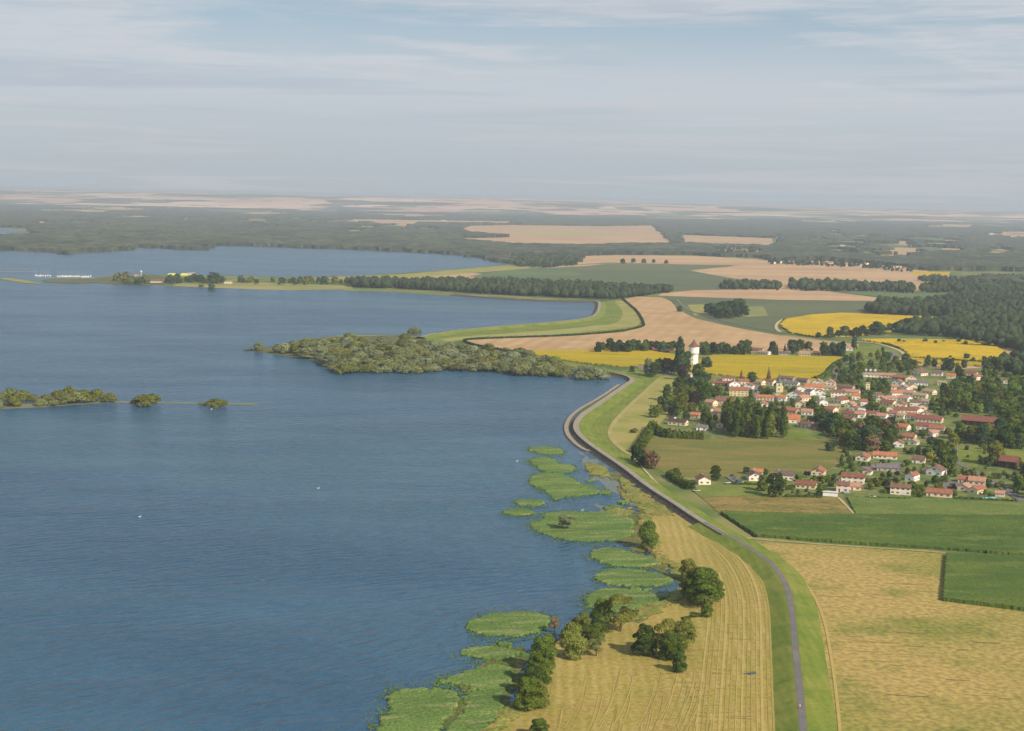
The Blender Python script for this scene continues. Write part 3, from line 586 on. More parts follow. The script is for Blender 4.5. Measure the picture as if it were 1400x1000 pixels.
for i, q in enumerate([[(845, 650), (862, 660), (900, 690), (925, 704), (900, 706), (880, 703), (868, 688), (850, 668)], [(868, 706), (888, 703), (897, 725), (900, 750), (890, 752), (880, 735), (874, 718)], [(888, 752), (905, 756), (926, 770), (938, 790), (936, 800), (926, 790), (912, 774), (892, 764)],
        [(936, 800), (942, 812), (925, 826), (900, 838), (870, 850), (835, 852), (860, 842), (895, 828)], [(765, 872), (780, 860), (815, 852), (812, 862), (785, 872), (768, 890)], [(700, 960), (716, 950), (722, 965), (690, 995), (650, 1035), (600, 1110), (590, 1100), (640, 1010), (680, 978)],
        [(805, 632), (826, 640), (835, 650), (822, 655), (800, 645)], [(842, 672), (862, 676), (866, 686), (850, 684)], [(822, 700), (850, 694), (868, 700), (860, 706), (835, 706)]]):
    o = raised('sedge', q, m_sedge, .9, .9, .7, ((.3, 2.5, 1), (.2, 8, 2)), z0=.3, rag=5, edge=.7, smooth=1)
    if o: setp(o, 'rough yellow green sedge along the shore', 'sedge', kind='stuff')
WET = mat('wet_ground', S(120, 128, 110, .5), S(110, 118, 70, .6), scale=.12, stretch=(.5, 1.5, 1), rough=.25, spec=.5, fine=.3, fine_scale=.5)
for q in ([(790, 620), (815, 630), (850, 655), (880, 690), (872, 698), (850, 680), (815, 660), (800, 640)], [(815, 690), (860, 700), (872, 720), (820, 715)]):
    sheet('shallow_water', q, WET, 1, rough=2, step=5)
reeds = [('round reed bed north of the others, nearest the stone bank', [(719, 614), (735, 611.5), (757, 612), (769, 616), (768, 621), (750, 623), (732, 619)]),
    ('small reed bed just below the northernmost one', [(722, 630), (740, 626), (756, 629), (765, 636), (784, 637), (787, 645), (765, 648), (740, 645), (730, 637)]),
    ('large reed bed in the middle of the northern group', [(720, 660), (730, 649), (755, 647), (778, 652), (790, 662), (815, 667), (822, 676), (800, 678), (770, 680), (758, 686), (752, 675), (735, 668)]),
    ('narrow reed islet, upper of the two on the left', [(699, 687), (715, 684), (738, 684.5), (746, 688), (740, 693), (715, 692)]),
    ('narrow reed islet, lower of the two on the left', [(683, 701), (700, 696.5), (722, 697), (731, 702), (720, 706), (698, 705)]),
    ('wide reed bed with the round grey willow on it', [(718, 718), (745, 712), (740, 704), (770, 700), (820, 702), (862, 706), (868, 722), (858, 738), (815, 742), (780, 740), (745, 733)]),
    ('reed bed just below the willow bed', [(800, 757), (830, 749), (850, 752), (875, 760), (905, 768), (900, 775), (860, 776), (825, 773)]),
    ('second reed bed below the willow bed', [(806, 785), (840, 779), (870, 779), (905, 786), (925, 795), (905, 802), (862, 803), (825, 800)]),
    ('reed bed behind the shore trees, beside the meadow', [(795, 822), (815, 806), (850, 806), (890, 812), (925, 815), (890, 826), (860, 838), (830, 838), (805, 832)]),
    ('broad pointed reed bed left of the shore trees', [(628, 858), (660, 842), (690, 838), (735, 839), (756, 846), (745, 862), (715, 870), (680, 872), (650, 866)]),
    ('thin reed bed below the broad pointed one', [(625, 895), (640, 885), (675, 885), (710, 893), (708, 902), (680, 905), (650, 900)]),
    ('small reed bed in front of the dark shore trees', [(592, 932), (615, 928), (650, 915), (690, 908), (705, 925), (690, 955), (660, 945), (640, 940)]),
    ('large reed bed at the bottom edge, leftmost', [(525, 950), (550, 944), (610, 944), (632, 955), (620, 975), (605, 990), (590, 1030), (520, 1030), (512, 990), (538, 972)]),
    ('large reed bed at the bottom edge beside the shore', [(632, 950), (665, 945), (692, 955), (685, 980), (655, 1000), (640, 1040), (600, 1040), (612, 990), (640, 972)])]
for lb, q in reeds:
    yy = sum(a[1] for a in q) / len(q)
    C0 = world_poly(q, .2, 1); r_ = np.random.RandomState(int(yy)); A_ = np.array([(c.x, c.y) for c in C0]); ce = A_.mean(0); sp = A_.max(0) - A_.min(0)
    k_ = int(min(5200, 30 * math.sqrt(sp[0] * sp[1]))); ei = r_.randint(0, len(A_), k_); tt_ = r_.rand(k_, 1); e_ = A_[ei] * (1 - tt_) + A_[(ei + 1) % len(A_)] * tt_
    P_ = e_ + r_.normal(size=(k_, 2)) * np.array([2.6, 5.0]) + (e_ - ce) * r_.normal(size=(k_, 1)) * .06; kp = (P_[:, 0] - 0) < 1e9
    kp &= vnoise(P_[:, 0], P_[:, 1], 5, 3) > .38
    P_ = P_[kp]; n_ = unit(np.stack([r_.normal(size=len(P_)) * .35, r_.normal(size=len(P_)) * .35 - .25, np.ones(len(P_))], 1))
    V_, F_ = quads(np.column_stack([P_, np.full(len(P_), .42)]), n_, r_.uniform(.16, .42, len(P_)), r_)
    T_ = np.repeat(r_.uniform(.75, 1.3, len(P_)), 4)[:, None] * np.array([1, 1, 1]); ob_ = obj('reed_fringe', mesh_np('reed_fringe', V_, F_, LEAF, T_)); ob_.color = (*S(104, 128, 66, .62), 1)
    setp(ob_, 'ragged fringe of single reeds round a reed bed', 'reeds', 'ragged reed fringes', kind='stuff')
    setp(raised('reed_bed', q, m_reed, .8, .8, .95, ((.12, 4, 1), (.14, 1.5, 2), (.2, 14, 4)), z0=.1, smooth=2, rag=2.2, edge=.97), lb, 'reeds', kind='stuff')
for i in range(38):                                               # stray tufts in the shallows
    a = rnd.choice([(830, 665, 30, 22), (845, 690, 25, 15), (690, 895, 35, 18), (640, 945, 30, 18), (885, 790, 30, 14), (870, 825, 35, 12)])
    x = a[0] + rnd.gauss(0, a[2] * .5); y = a[1] + rnd.gauss(0, a[3] * .5); s = rnd.uniform(4, 11)
    if x > 915 or (y < 720 and x > 800 + (y - 600) * 1.1): continue
    rb = raised('reed_tuft', [(x - s, y), (x - s * .3, y - s * .28), (x + s * .8, y - s * .15), (x + s, y + s * .1), (x, y + s * .3)], m_reed, .8, .8, 1.1, ((.4, 2, 1),), z0=.14, smooth=1, rag=3, edge=.5)
    if rb: setp(rb, 'small sparse reed tuft in the shallows near the shore', 'reeds', 'small reed tufts in the shallows', kind='stuff')

# ------------------------------------------------------------------ trees
def ico(sub):
    b = bmesh.new(); bmesh.ops.create_icosphere(b, subdivisions=sub, radius=1.0)
    v = np.array([x.co[:] for x in b.verts]); f = np.array([[q.index for q in a.verts] for a in b.faces]); b.free(); return v, f
def crown(seed, kind='round', n=900, leaf=.033, nl=11):
    "crown of a tree one unit tall standing on z=0"
    r = np.random.RandomState(seed); L_ = []
    if kind == 'round':
        L_.append((0, 0, .56, .24, .28)); L_.append((0, 0, .32, .22, .20))
        for i in range(nl * 2):
            a = r.uniform(0, 6.28); e = r.uniform(-.9, 1.2); R = r.uniform(.18, .29)
            L_.append((math.cos(a) * R * math.cos(e), math.sin(a) * R * math.cos(e), .55 + .32 * math.sin(e) + r.uniform(-.06, .04), r.uniform(.07, .15), r.uniform(.06, .13)))
        for i in range(7):
            a = i * .9 + r.uniform(-.3, .3); q_ = r.uniform(.16, .26); L_.append((math.cos(a) * q_, math.sin(a) * q_, r.uniform(.20, .34), r.uniform(.09, .15), .13))
    elif kind == 'oval':
        for i in range(nl):
            h = .14 + .70 * i / (nl - 1); a = r.uniform(0, 6.28); R = .11 * math.sin(math.pi * (h - .05))
            L_.append((math.cos(a) * R, math.sin(a) * R, h, .13 + .10 * math.sin(math.pi * (h - .02)), .15))
    elif kind == 'willow':
        for i in range(nl + 4):
            a = r.uniform(0, 6.28); R = r.uniform(.1, .48); h = .62 - .5 * (R / .5) ** 1.6 + r.uniform(-.08, .16)
            L_.append((math.cos(a) * R, math.sin(a) * R, max(.2, h), r.uniform(.20, .30), r.uniform(.18, .28)))
        L_.append((0, 0, .45, .42, .42))
    elif kind == 'poplar':
        for i in range(12):
            h = .10 + .80 * i / 11; R = .115 * (math.sin(math.pi * min(1, h * .86 + .14)) ** .6) + .012
            L_.append((r.uniform(-.02, .02), r.uniform(-.02, .02), h, R, .10))
    elif kind == 'conifer':
        for i in range(13):
            h = .12 + .82 * i / 12; R = .21 * (1 - h) + .015; L_.append((r.uniform(-.01, .01), r.uniform(-.01, .01), h, R, .06))
    elif kind == 'sparse':
        for i in range(9):
            a = r.uniform(0, 6.28); R = r.uniform(.05, .24); h = r.uniform(.35, .88)
            L_.append((math.cos(a) * R, math.sin(a) * R, h, r.uniform(.10, .16), r.uniform(.09, .14)))
    elif kind == 'bush':
        for i in range(9):
            a = r.uniform(0, 6.28); R = r.uniform(.05, .42); L_.append((math.cos(a) * R, math.sin(a) * R, r.uniform(.3, .62) - R * .3, r.uniform(.22, .34), r.uniform(.24, .36)))
    L_ = np.array(L_); w = L_[:, 3] ** 2; w /= w.sum(); k = r.choice(len(L_), int(n * 1.9), p=w)
    d = unit(r.normal(size=(len(k), 3))); d[:, 2] = np.where(d[:, 2] < -.3, -d[:, 2], d[:, 2])
    rr = np.stack([L_[k, 3], L_[k, 3], L_[k, 4]], 1); c = L_[k, :3] + d * rr * r.uniform(.80, 1.16, (len(k), 1))
    dd = np.min(np.linalg.norm((c[:, None, :] - L_[None, :, :3]) / np.stack([L_[:, 3], L_[:, 3], L_[:, 4]], 1)[None], axis=2), axis=1)
    keep = (dd > .80) & (c[:, 2] > .02); c = c[keep][:n]; d = d[keep][:n]; kk = k[keep][:n]
    nn = unit(d + r.normal(size=d.shape) * .42)
    if kind in ('round', 'oval', 'sparse'): c[:, 2] = np.maximum(.02, (c[:, 2] - .09) * 1.09)
    V, Fq = quads(c, nn, leaf * r.uniform(.65, 1.3, len(c)), r)
    lob = r.uniform(.80, 1.2, len(L_))[kk]; tint = np.repeat(lob * r.uniform(.78, 1.22, len(c)), 4)
    hue = np.repeat(r.uniform(-.08, .08, len(c)), 4)
    return V, Fq, np.stack([tint * (1 + hue), tint, tint * (1 - hue)], 1)
def trunk_mesh(kind):
    m = MB(); r = random.Random(len(kind))
    if kind in ('conifer', 'poplar'):
        m.tube((0, 0, -.02), (0, 0, .55), .018, .012, 7); m.tube((0, 0, .55), (0, 0, .93), .012, .003, 7)
    else:
        top = .26 if kind != 'willow' else .18
        m.tube((0, 0, -.02), (.01, 0, top), .030, .022, 8)
        for i in range(5):
            a = i * 1.26 + r.uniform(-.3, .3); R = r.uniform(.12, .2); e = Vector((math.cos(a) * R, math.sin(a) * R, top + r.uniform(.18, .34)))
            m.tube((.01, 0, top - .02), e, .015, .007, 5); m.tube(e, e + Vector((math.cos(a + .6) * .08, math.sin(a + .6) * .08, .12)), .007, .002, 4)
    return m.mesh('trunk', BARK)
CR = {}
def crowns(kind, seeds, n, leaf, **k):
    out_ = []
    for s in seeds:
        V, Fq, T = crown(s, kind, n, leaf, **k); out_.append(mesh_np('crown', V, Fq, LEAF, T))
    return out_
CR['round'] = crowns('round', (1, 2, 3, 4), 1100, .034); CR['oval'] = crowns('oval', (5, 6, 7), 900, .034)
CR['willow'] = crowns('willow', (8, 9, 10, 11), 1300, .046); CR['poplar'] = crowns('poplar', (12, 13), 700, .026)
CR['conifer'] = crowns('conifer', (14, 15), 700, .026); CR['bush'] = crowns('bush', (16, 17, 18), 800, .05)
CR['sparse'] = crowns('sparse', (19, 20), 900, .022)
CR['big'] = crowns('round', (21, 22, 23, 24), 7000, .0145, nl=15); CR['bigoval'] = crowns('oval', (25, 26, 27), 4800, .0155); CR['bigsparse'] = crowns('sparse', (28, 29), 3800, .012)
TR = {k: trunk_mesh(k) for k in CR}
NAME = {'round': 'broadleaf_tree', 'oval': 'broadleaf_tree', 'willow': 'willow_tree', 'poplar': 'poplar_tree', 'conifer': 'conifer_tree', 'bush': 'bush', 'sparse': 'sparse_tree',
        'big': 'broadleaf_tree', 'bigoval': 'broadleaf_tree', 'bigsparse': 'sparse_tree'}
WID = {'round': .78, 'oval': .50, 'willow': 1.1, 'poplar': .26, 'conifer': .42, 'bush': 1.25, 'sparse': .60, 'big': .78, 'bigoval': .50, 'bigsparse': .60}
REG = {}                                           # clusters whose members still need their own labels
LEAFC = {'green': S(92, 108, 44, .78), 'dark': S(74, 94, 44, .72), 'deep': S(60, 78, 46, .66), 'olive': S(116, 120, 58, .76), 'yellow': S(144, 146, 62, .76), 'willow': S(130, 134, 88, .70),
         'grey': S(136, 144, 110, .72), 'brown': S(142, 116, 94, .74), 'fresh': S(114, 134, 58, .76), 'blue': S(76, 98, 68, .74), 'purple': S(80, 60, 62, .6)}
WORD = {'green': 'green', 'dark': 'dark green', 'deep': 'very dark green', 'olive': 'olive green', 'yellow': 'yellow green', 'willow': 'olive grey', 'grey': 'pale grey green', 'brown': 'brown withered', 'fresh': 'bright green',
        'blue': 'blue green', 'purple': 'dark purple'}
SHAPEW = {'round': 'rounded', 'oval': 'oval', 'willow': 'low round', 'poplar': 'slim columnar', 'conifer': 'pointed', 'bush': 'low', 'sparse': 'thin crowned', 'big': 'large rounded', 'bigoval': 'upright', 'bigsparse': 'thin crowned'}
CATW = {'bush': 'bush'}
TREES = []; SPEC = []
def tree(x, y, hpx, wpx, kind, colr, cluster=None, label=None, shared=False, lean=0.0, z=0.0):
    "a tree whose foot the photograph shows at (x, y), hpx tall and wpx wide there"
    SPEC.append((x, y, hpx, wpx, kind, colr, cluster, label, shared, z)); TREES.append((x, y, hpx))
def plant_all():
    by = {}
    for sp in SPEC: by.setdefault(NAME[sp[4]], []).append(sp)
    for nm, L_ in by.items():
        L_.sort(key=lambda a: -(1e6 if a[7] else a[2] * a[3])); rest = L_[285:]
        for x, y, hpx, wpx, kind, colr, cluster, label, shared, z in L_[:285]:
            s = mpp(x, y); h = hpx * s; w = wpx * s / WID[kind]
            root = link(bpy.data.objects.new(nm, None)); root.location = G(x, y, z)
            root.rotation_euler = (rnd.uniform(-.03, .03), rnd.uniform(-.03, .03), rnd.uniform(0, 6.28)); root.scale = (w, w, h); root.empty_display_size = .1
            c = obj('crown', rnd.choice(CR[kind]), root); j = rnd.uniform(.84, 1.16) * (1.16 if kind.startswith('big') else 1); q = rnd.uniform(-.06, .06)
            b = LEAFC[colr]; c.color = (b[0] * j * (1 + q), b[1] * j, b[2] * j * (1 - q), 1)
            obj('trunk', TR[kind], root); root['category'] = CATW.get(kind, 'tree')
            look = f"{WORD[colr]} {SHAPEW[kind]} {'bush' if kind == 'bush' else 'tree'}"
            if label: root['label'] = label
            elif shared: root['label'] = f"{look} in the crowded growth of {cluster}"; root['group'] = f"{look}s in {cluster}"
            else: REG.setdefault(cluster, []).append((x, y, root, look))
        if rest:
            V = []; T = []; r = np.random.RandomState(3)
            for x, y, hpx, wpx, kind, colr, cluster, label, shared, z in rest:
                s = mpp(x, y); h = hpx * s; w = wpx * s / WID[kind]; p = G(x, y, z)
                q = LOW[kind][r.randint(3)]; a = r.uniform(0, 6.28); ca, sa = math.cos(a), math.sin(a)
                v = q[0]; V.append(np.stack([(v[:, 0] * ca - v[:, 1] * sa) * w + p.x, (v[:, 0] * sa + v[:, 1] * ca) * w + p.y, v[:, 2] * h + p.z], 1))
                T.append(q[1] * np.array(LEAFC[colr]) * r.uniform(.84, 1.16))
            V = np.concatenate(V); T = np.concatenate(T)
            o = obj(nm, mesh_np(nm, V, np.arange(len(V)).reshape(-1, 4), LEAF, T)); o.color = (1, 1, 1, 1)
            setp(o, 'small garden and field trees scattered among the houses', 'trees', kind='stuff')
LOW = {}
for k_ in ('round', 'oval', 'bush', 'willow', 'poplar', 'conifer', 'sparse'):
    LOW[k_] = []
    for s_ in (31, 32, 33):
        V, Fq, T = crown(s_, k_, 330, {'poplar': .045, 'conifer': .045, 'willow': .085, 'bush': .09}.get(k_, .062)); LOW[k_].append((V, T))

HOUSES = []
def clear_of_houses(x, y, hpx):
    for hx, hy, hw in HOUSES:
        if abs(x - hx) < hw * .5 + 3 and hy - 7 < y < hy + hpx * .75: return False
    return True
def grove(cluster, poly, n, hr, wr, kinds, cols, shared=False, mind=5.0, avoid=True):
    P = [(a[0], a[1]) for a in poly]; xs = [a[0] for a in P]; ys = [a[1] for a in P]; got = []; tries = 0
    while len(got) < n and tries < n * 60:
        tries += 1; x = rnd.uniform(min(xs), max(xs)); y = rnd.uniform(min(ys), max(ys))
        if not inside(np.array([[x, y]]), P)[0]: continue
        h = rnd.uniform(*hr)
        if any(abs(x - a) < mind and abs(y - b) < mind * .45 for a, b in got): continue
        if avoid and not clear_of_houses(x, y, h): continue
        k = rnd.choice(kinds); w = h * rnd.uniform(*wr) * (WID[k] / .78 if k in ('poplar', 'conifer', 'oval') else 1)
        tree(x, y, h, w, k, rnd.choice(cols), cluster, shared=shared); got.append((x, y))
# the two groups of trees on the mown shore meadow, and the row at the water
FG = [(880, 894, 41, 33, 'big', 'dark', 'dark round tree standing alone at the left of the meadow group'),
    (909, 893, 49, 30, 'bigsparse', 'olive', 'olive thin tree behind the dark round tree in the meadow'),
    (931, 886, 41, 36, 'big', 'olive', 'broad olive green tree at the right of the meadow group'),
    (917, 900, 38, 34, 'big', 'green', 'green rounded tree in the middle of the meadow group'),
    (929, 917, 29, 22, 'big', 'dark', 'small dark green tree standing in front of the meadow group'),
    (963, 826, 52, 52, 'big', 'green', 'largest broad tree of the clump beside the water inlet'),
    (950, 820, 40, 40, 'big', 'green', 'green tree at the left side of the clump beside the inlet'),
    (941, 792, 30, 23, 'big', 'olive', 'olive tree behind the largest tree of the inlet clump'),
    (979, 816, 28, 22, 'big', 'green', 'small green tree at the right side of the inlet clump'),
    (966, 842, 20, 17, 'big', 'green', 'small round bushy tree at the foot of the inlet clump'),
    (949, 844, 6, 14, 'bush', 'green', 'low bush on the meadow beside the inlet clump'),
    (938, 847, 5, 14, 'bush', 'green', 'very low bush left of the inlet clump foot'),
    (886, 749, 36, 18, 'bigoval', 'green', 'narrow green tree alone at the edge of the marsh'),
    (886, 758, 12, 10, 'bush', 'brown', 'brown bush under the narrow tree at the marsh edge'),
    (776, 725, 22, 25, 'sparse', 'grey', 'round grey willow standing alone on the wide reed bed'),
    (825, 855, 38, 26, 'big', 'green', 'green tree at the far end of the shore row'),
    (848, 862, 50, 34, 'bigsparse', 'olive', 'tall thin olive tree at the far right end of the shore row'),
    (818, 872, 38, 24, 'bigsparse', 'dark', 'dark thin tree between the shore meadow and the reeds'),
    (796, 878, 42, 30, 'big', 'olive', 'olive round tree in the middle of the shore row'),
    (784, 899, 46, 25, 'bigoval', 'olive', 'upright olive tree standing forward of the shore row'),
    (810, 887, 36, 24, 'bigsparse', 'green', 'green thin tree right of the upright olive tree'),
    (815, 896, 26, 18, 'bigsparse', 'willow', 'pale half bare tree right of the upright olive tree'),
    (758, 864, 22, 12, 'bigsparse', 'brown', 'half dead brown snag at the tip of the broad reed bed'),
    (772, 876, 14, 10, 'bush', 'dark', 'small dark bush between the snag and the shore row'),
    (748, 898, 32, 25, 'big', 'green', 'hindmost tree of the dense dark row at the water'),
    (741, 916, 46, 38, 'big', 'green', 'second tree from the back of the dense dark row'),
    (735, 934, 42, 36, 'big', 'green', 'middle tree of the dense dark row at the water'),
    (729, 950, 40, 34, 'big', 'dark', 'second tree from the front of the dense dark row'),
    (723, 968, 44, 40, 'big', 'green', 'foremost left tree of the dense dark row'),
    (738, 966, 38, 26, 'big', 'olive', 'foremost right tree of the dense dark row'),
    (738, 1006, 26, 24, 'big', 'green', 'lone round tree cut by the bottom edge of the photo')]
for x, y, h, w, k, c, lb in FG:
    q = 1.1 if 'big' in k else 1.0; tree(x, y + (2 if q > 1 else 0), h * q, w * (q + .06), k, c, label=lb)
DK = [(893, 571, 16, 17, 'round', 'green', 'round green tree alone on the yellow grass beside the path'), (867, 592, 8, 12, 'bush', 'olive', 'small round bush alone on the yellow grass'),
    (869, 631, 26, 17, 'round', 'deep', 'very dark tree on the dike beside the withered brown tree'), (877, 637, 20, 14, 'oval', 'deep', 'dark tree squeezed between the dark and brown dike trees'),
    (891, 641, 27, 22, 'round', 'brown', 'withered brown round tree at the foot of the dike'), (884, 636, 22, 12, 'oval', 'brown', 'withered brown narrow tree behind the brown round one'),
    (978, 657, 21, 12, 'oval', 'dark', 'dark upright tree right of the lone front house'), (925, 652, 12, 10, 'oval', 'green', 'small green tree in the hedge left of the lone front house'),
    (966, 504, 18, 18, 'round', 'blue', 'dark round tree on the sunflower field beside the water tower'),
    (929, 514, 54, 12, 'poplar', 'blue', 'tallest dark poplar left of the white water tower'), (937, 510, 30, 13, 'oval', 'dark', 'dark tree at the foot of the tower, left side'),
    (922, 512, 24, 15, 'round', 'dark', 'dark round tree left of the small white house'), (912, 510, 22, 16, 'round', 'purple', 'dark purple tree beside the small white house'),
    (902, 511, 24, 16, 'round', 'dark', 'dark tree on the dike meadow right of the silvery one'), (887, 514, 24, 12, 'oval', 'grey', 'silvery birch like tree on the dike meadow'),
    (893, 516, 22, 12, 'round', 'dark', 'dark tree just right of the silvery tree on the dike'), (864, 509, 9, 9, 'round', 'blue', 'small lone tree above the dike corner'),
    (566, 458, 11, 17, 'willow', 'willow', 'round willow alone at the root of the peninsula dike'), (354, 480, 12, 11, 'oval', 'willow', 'small willow alone off the tip of the peninsula'),
    (339, 479, 3, 14, 'bush', 'willow', 'low bush on the outermost rock off the peninsula tip'),
    (1013, 521, 16, 6, 'conifer', 'brown', 'brownish spiky conifer, left of two in front of the sunflowers'), (1051, 521, 19, 7, 'conifer', 'brown', 'taller brownish spiky conifer beside the church spire'),
    (1028, 520, 13, 14, 'round', 'dark', 'round dark tree between the two spiky conifers'), (1062, 484, 14, 5, 'conifer', 'deep', 'pointed tree standing out of the hamlet grove, leftmost'),
    (1073, 484, 15, 5, 'conifer', 'deep', 'pointed tree standing out of the hamlet grove, second'), (1090, 482, 14, 5, 'conifer', 'deep', 'pointed tree standing out of the hamlet grove, third'),
    (1152, 488, 22, 7, 'poplar', 'deep', 'dark slim tree left of the small white lane house'), (1168, 478, 18, 10, 'round', 'blue', 'dark tree on the bank behind the lane house'),
    (929, 427, 9, 9, 'round', 'dark', 'small dark tree beside the lane in the stubble field'), (851, 408, 6, 6, 'bush', 'dark', 'small bush at the far end of the stubble hedge'),
    (1135, 617, 13, 16, 'round', 'blue', 'dark round tree alone at the right end of the meadow'), (1060, 680, 36, 26, 'round', 'dark', 'large dark tree in the front row between two houses'),
    (1043, 672, 24, 18, 'round', 'green', 'green tree right of the orange annex house'), (1302, 610, 20, 20, 'round', 'yellow', 'yellow green round tree behind the tall pole'),
    (1360, 636, 34, 32, 'round', 'olive', 'olive broad tree left of the red roofed barn'), (1291, 395 + 236, 26, 20, 'round', 'green', 'green tree left of the tall pole'),
    (877, 481, 8, 20, 'bush', 'green', 'low bushes under the barn roof'), (300, 604 - 48, 10, 29 * 0 + 16, 'willow', 'olive', 'round olive bush on the sand bar, rightmost islet'),
    (275, 554, 5, 8, 'bush', 'willow', 'tiny bush left of the rightmost islet bush'), (203, 554, 16, 40, 'willow', 'olive', 'broad willow islet between the left thicket and the last bush'),
    (292, 388, 16, 20, 'round', 'blue', 'tallest dark tree on the marina spit'), (289, 397, 10, 11, 'round', 'blue', 'dark tree standing in the water off the spit'),
    (275, 394, 5, 8, 'bush', 'blue', 'small bush in the water off the spit'), (691, 481, 6, 14, 'bush', 'green', 'low green bush at the tip of the stubble field hedge')]
for x, y, h, w, k, c, lb in DK:
    if lb.startswith('round olive bush on the sand'): x, y, h, w = 296, 557, 13, 28
    tree(x, y, h, w, k, c, label=lb)

# ------------------------------------------------------------------ houses
WALLC = {'cream': S(252, 240, 216, .97), 'white': S(252, 248, 242, .97), 'pink': S(248, 224, 204, .95), 'peach': S(250, 226, 192, .95), 'yellow': S(244, 228, 176, .9), 'stone': S(212, 194, 164, .82), 'grey': S(196, 188, 178, .8),
         'wood': S(116, 90, 72, .6)}
ROOFC = {'brown': S(146, 108, 92, .78), 'red': S(154, 100, 82, .8), 'orange': S(206, 132, 92, .84), 'terracotta': S(180, 116, 92, .82), 'salmon': S(204, 150, 124, .84), 'grey': S(140, 132, 130, .75), 'dark': S(102, 82, 76, .75), 'purple': S(134, 108, 106, .75),
         'tan': S(184, 158, 128, .85), 'white': S(230, 224, 214, .85)}
for k, c in WALLC.items(): mat('wall_' + k, c, tuple(a * .9 for a in c), scale=.3, fine=.05, fine_scale=1.5, rough=.9, coord='Object')
for k, c in ROOFC.items(): mat('roof_' + k, c, tuple(a * .78 for a in c), tuple(min(1, a * 1.15) for a in c), scale=.45, fine=.12, fine_scale=3, rough=.9, rows=(math.pi / 2, .45, .22, tuple(a * .6 for a in c), .1))
m_glass = mat('window_glass', (.035, .045, .055), rough=.15, spec=.6); m_frame = mat('frame_white', (.7, .68, .64)); m_door = mat('door_wood', (.14, .08, .05)); m_shut = mat('shutter', (.30, .16, .10))
def win_mesh():
    m = MB(); m.box(-.45, .45, -.02, .05, -.62, .62, 1)
    m.add([(-.36, -.035, -.54), (.36, -.035, -.54), (.36, -.035, .54), (-.36, -.035, .54)], [(0, 1, 2, 3)], 0)
    m.box(-.9, -.47, -.05, .03, -.62, .62, 2); m.box(.47, .9, -.05, .03, -.62, .62, 2); return m.mesh('window', [m_glass, m_frame, m_shut])
WIN = win_mesh()
_m = MB(); _m.box(-.5, .5, -.04, .04, 0, 2.1, 0); _m.box(-.62, -.5, -.05, .05, 0, 2.2, 1); _m.box(.5, .62, -.05, .05, 0, 2.2, 1); DOOR = _m.mesh('door', [m_door, m_frame])
_m = MB(); _m.box(-1.25, 1.25, -.04, .04, 0, 2.2, 0); GAR = _m.mesh('garage_door', [m_frame])
VR_, VM_, VC_, VL_ = 'the right village quarter', 'the main street', 'the village centre', 'the left village quarter'
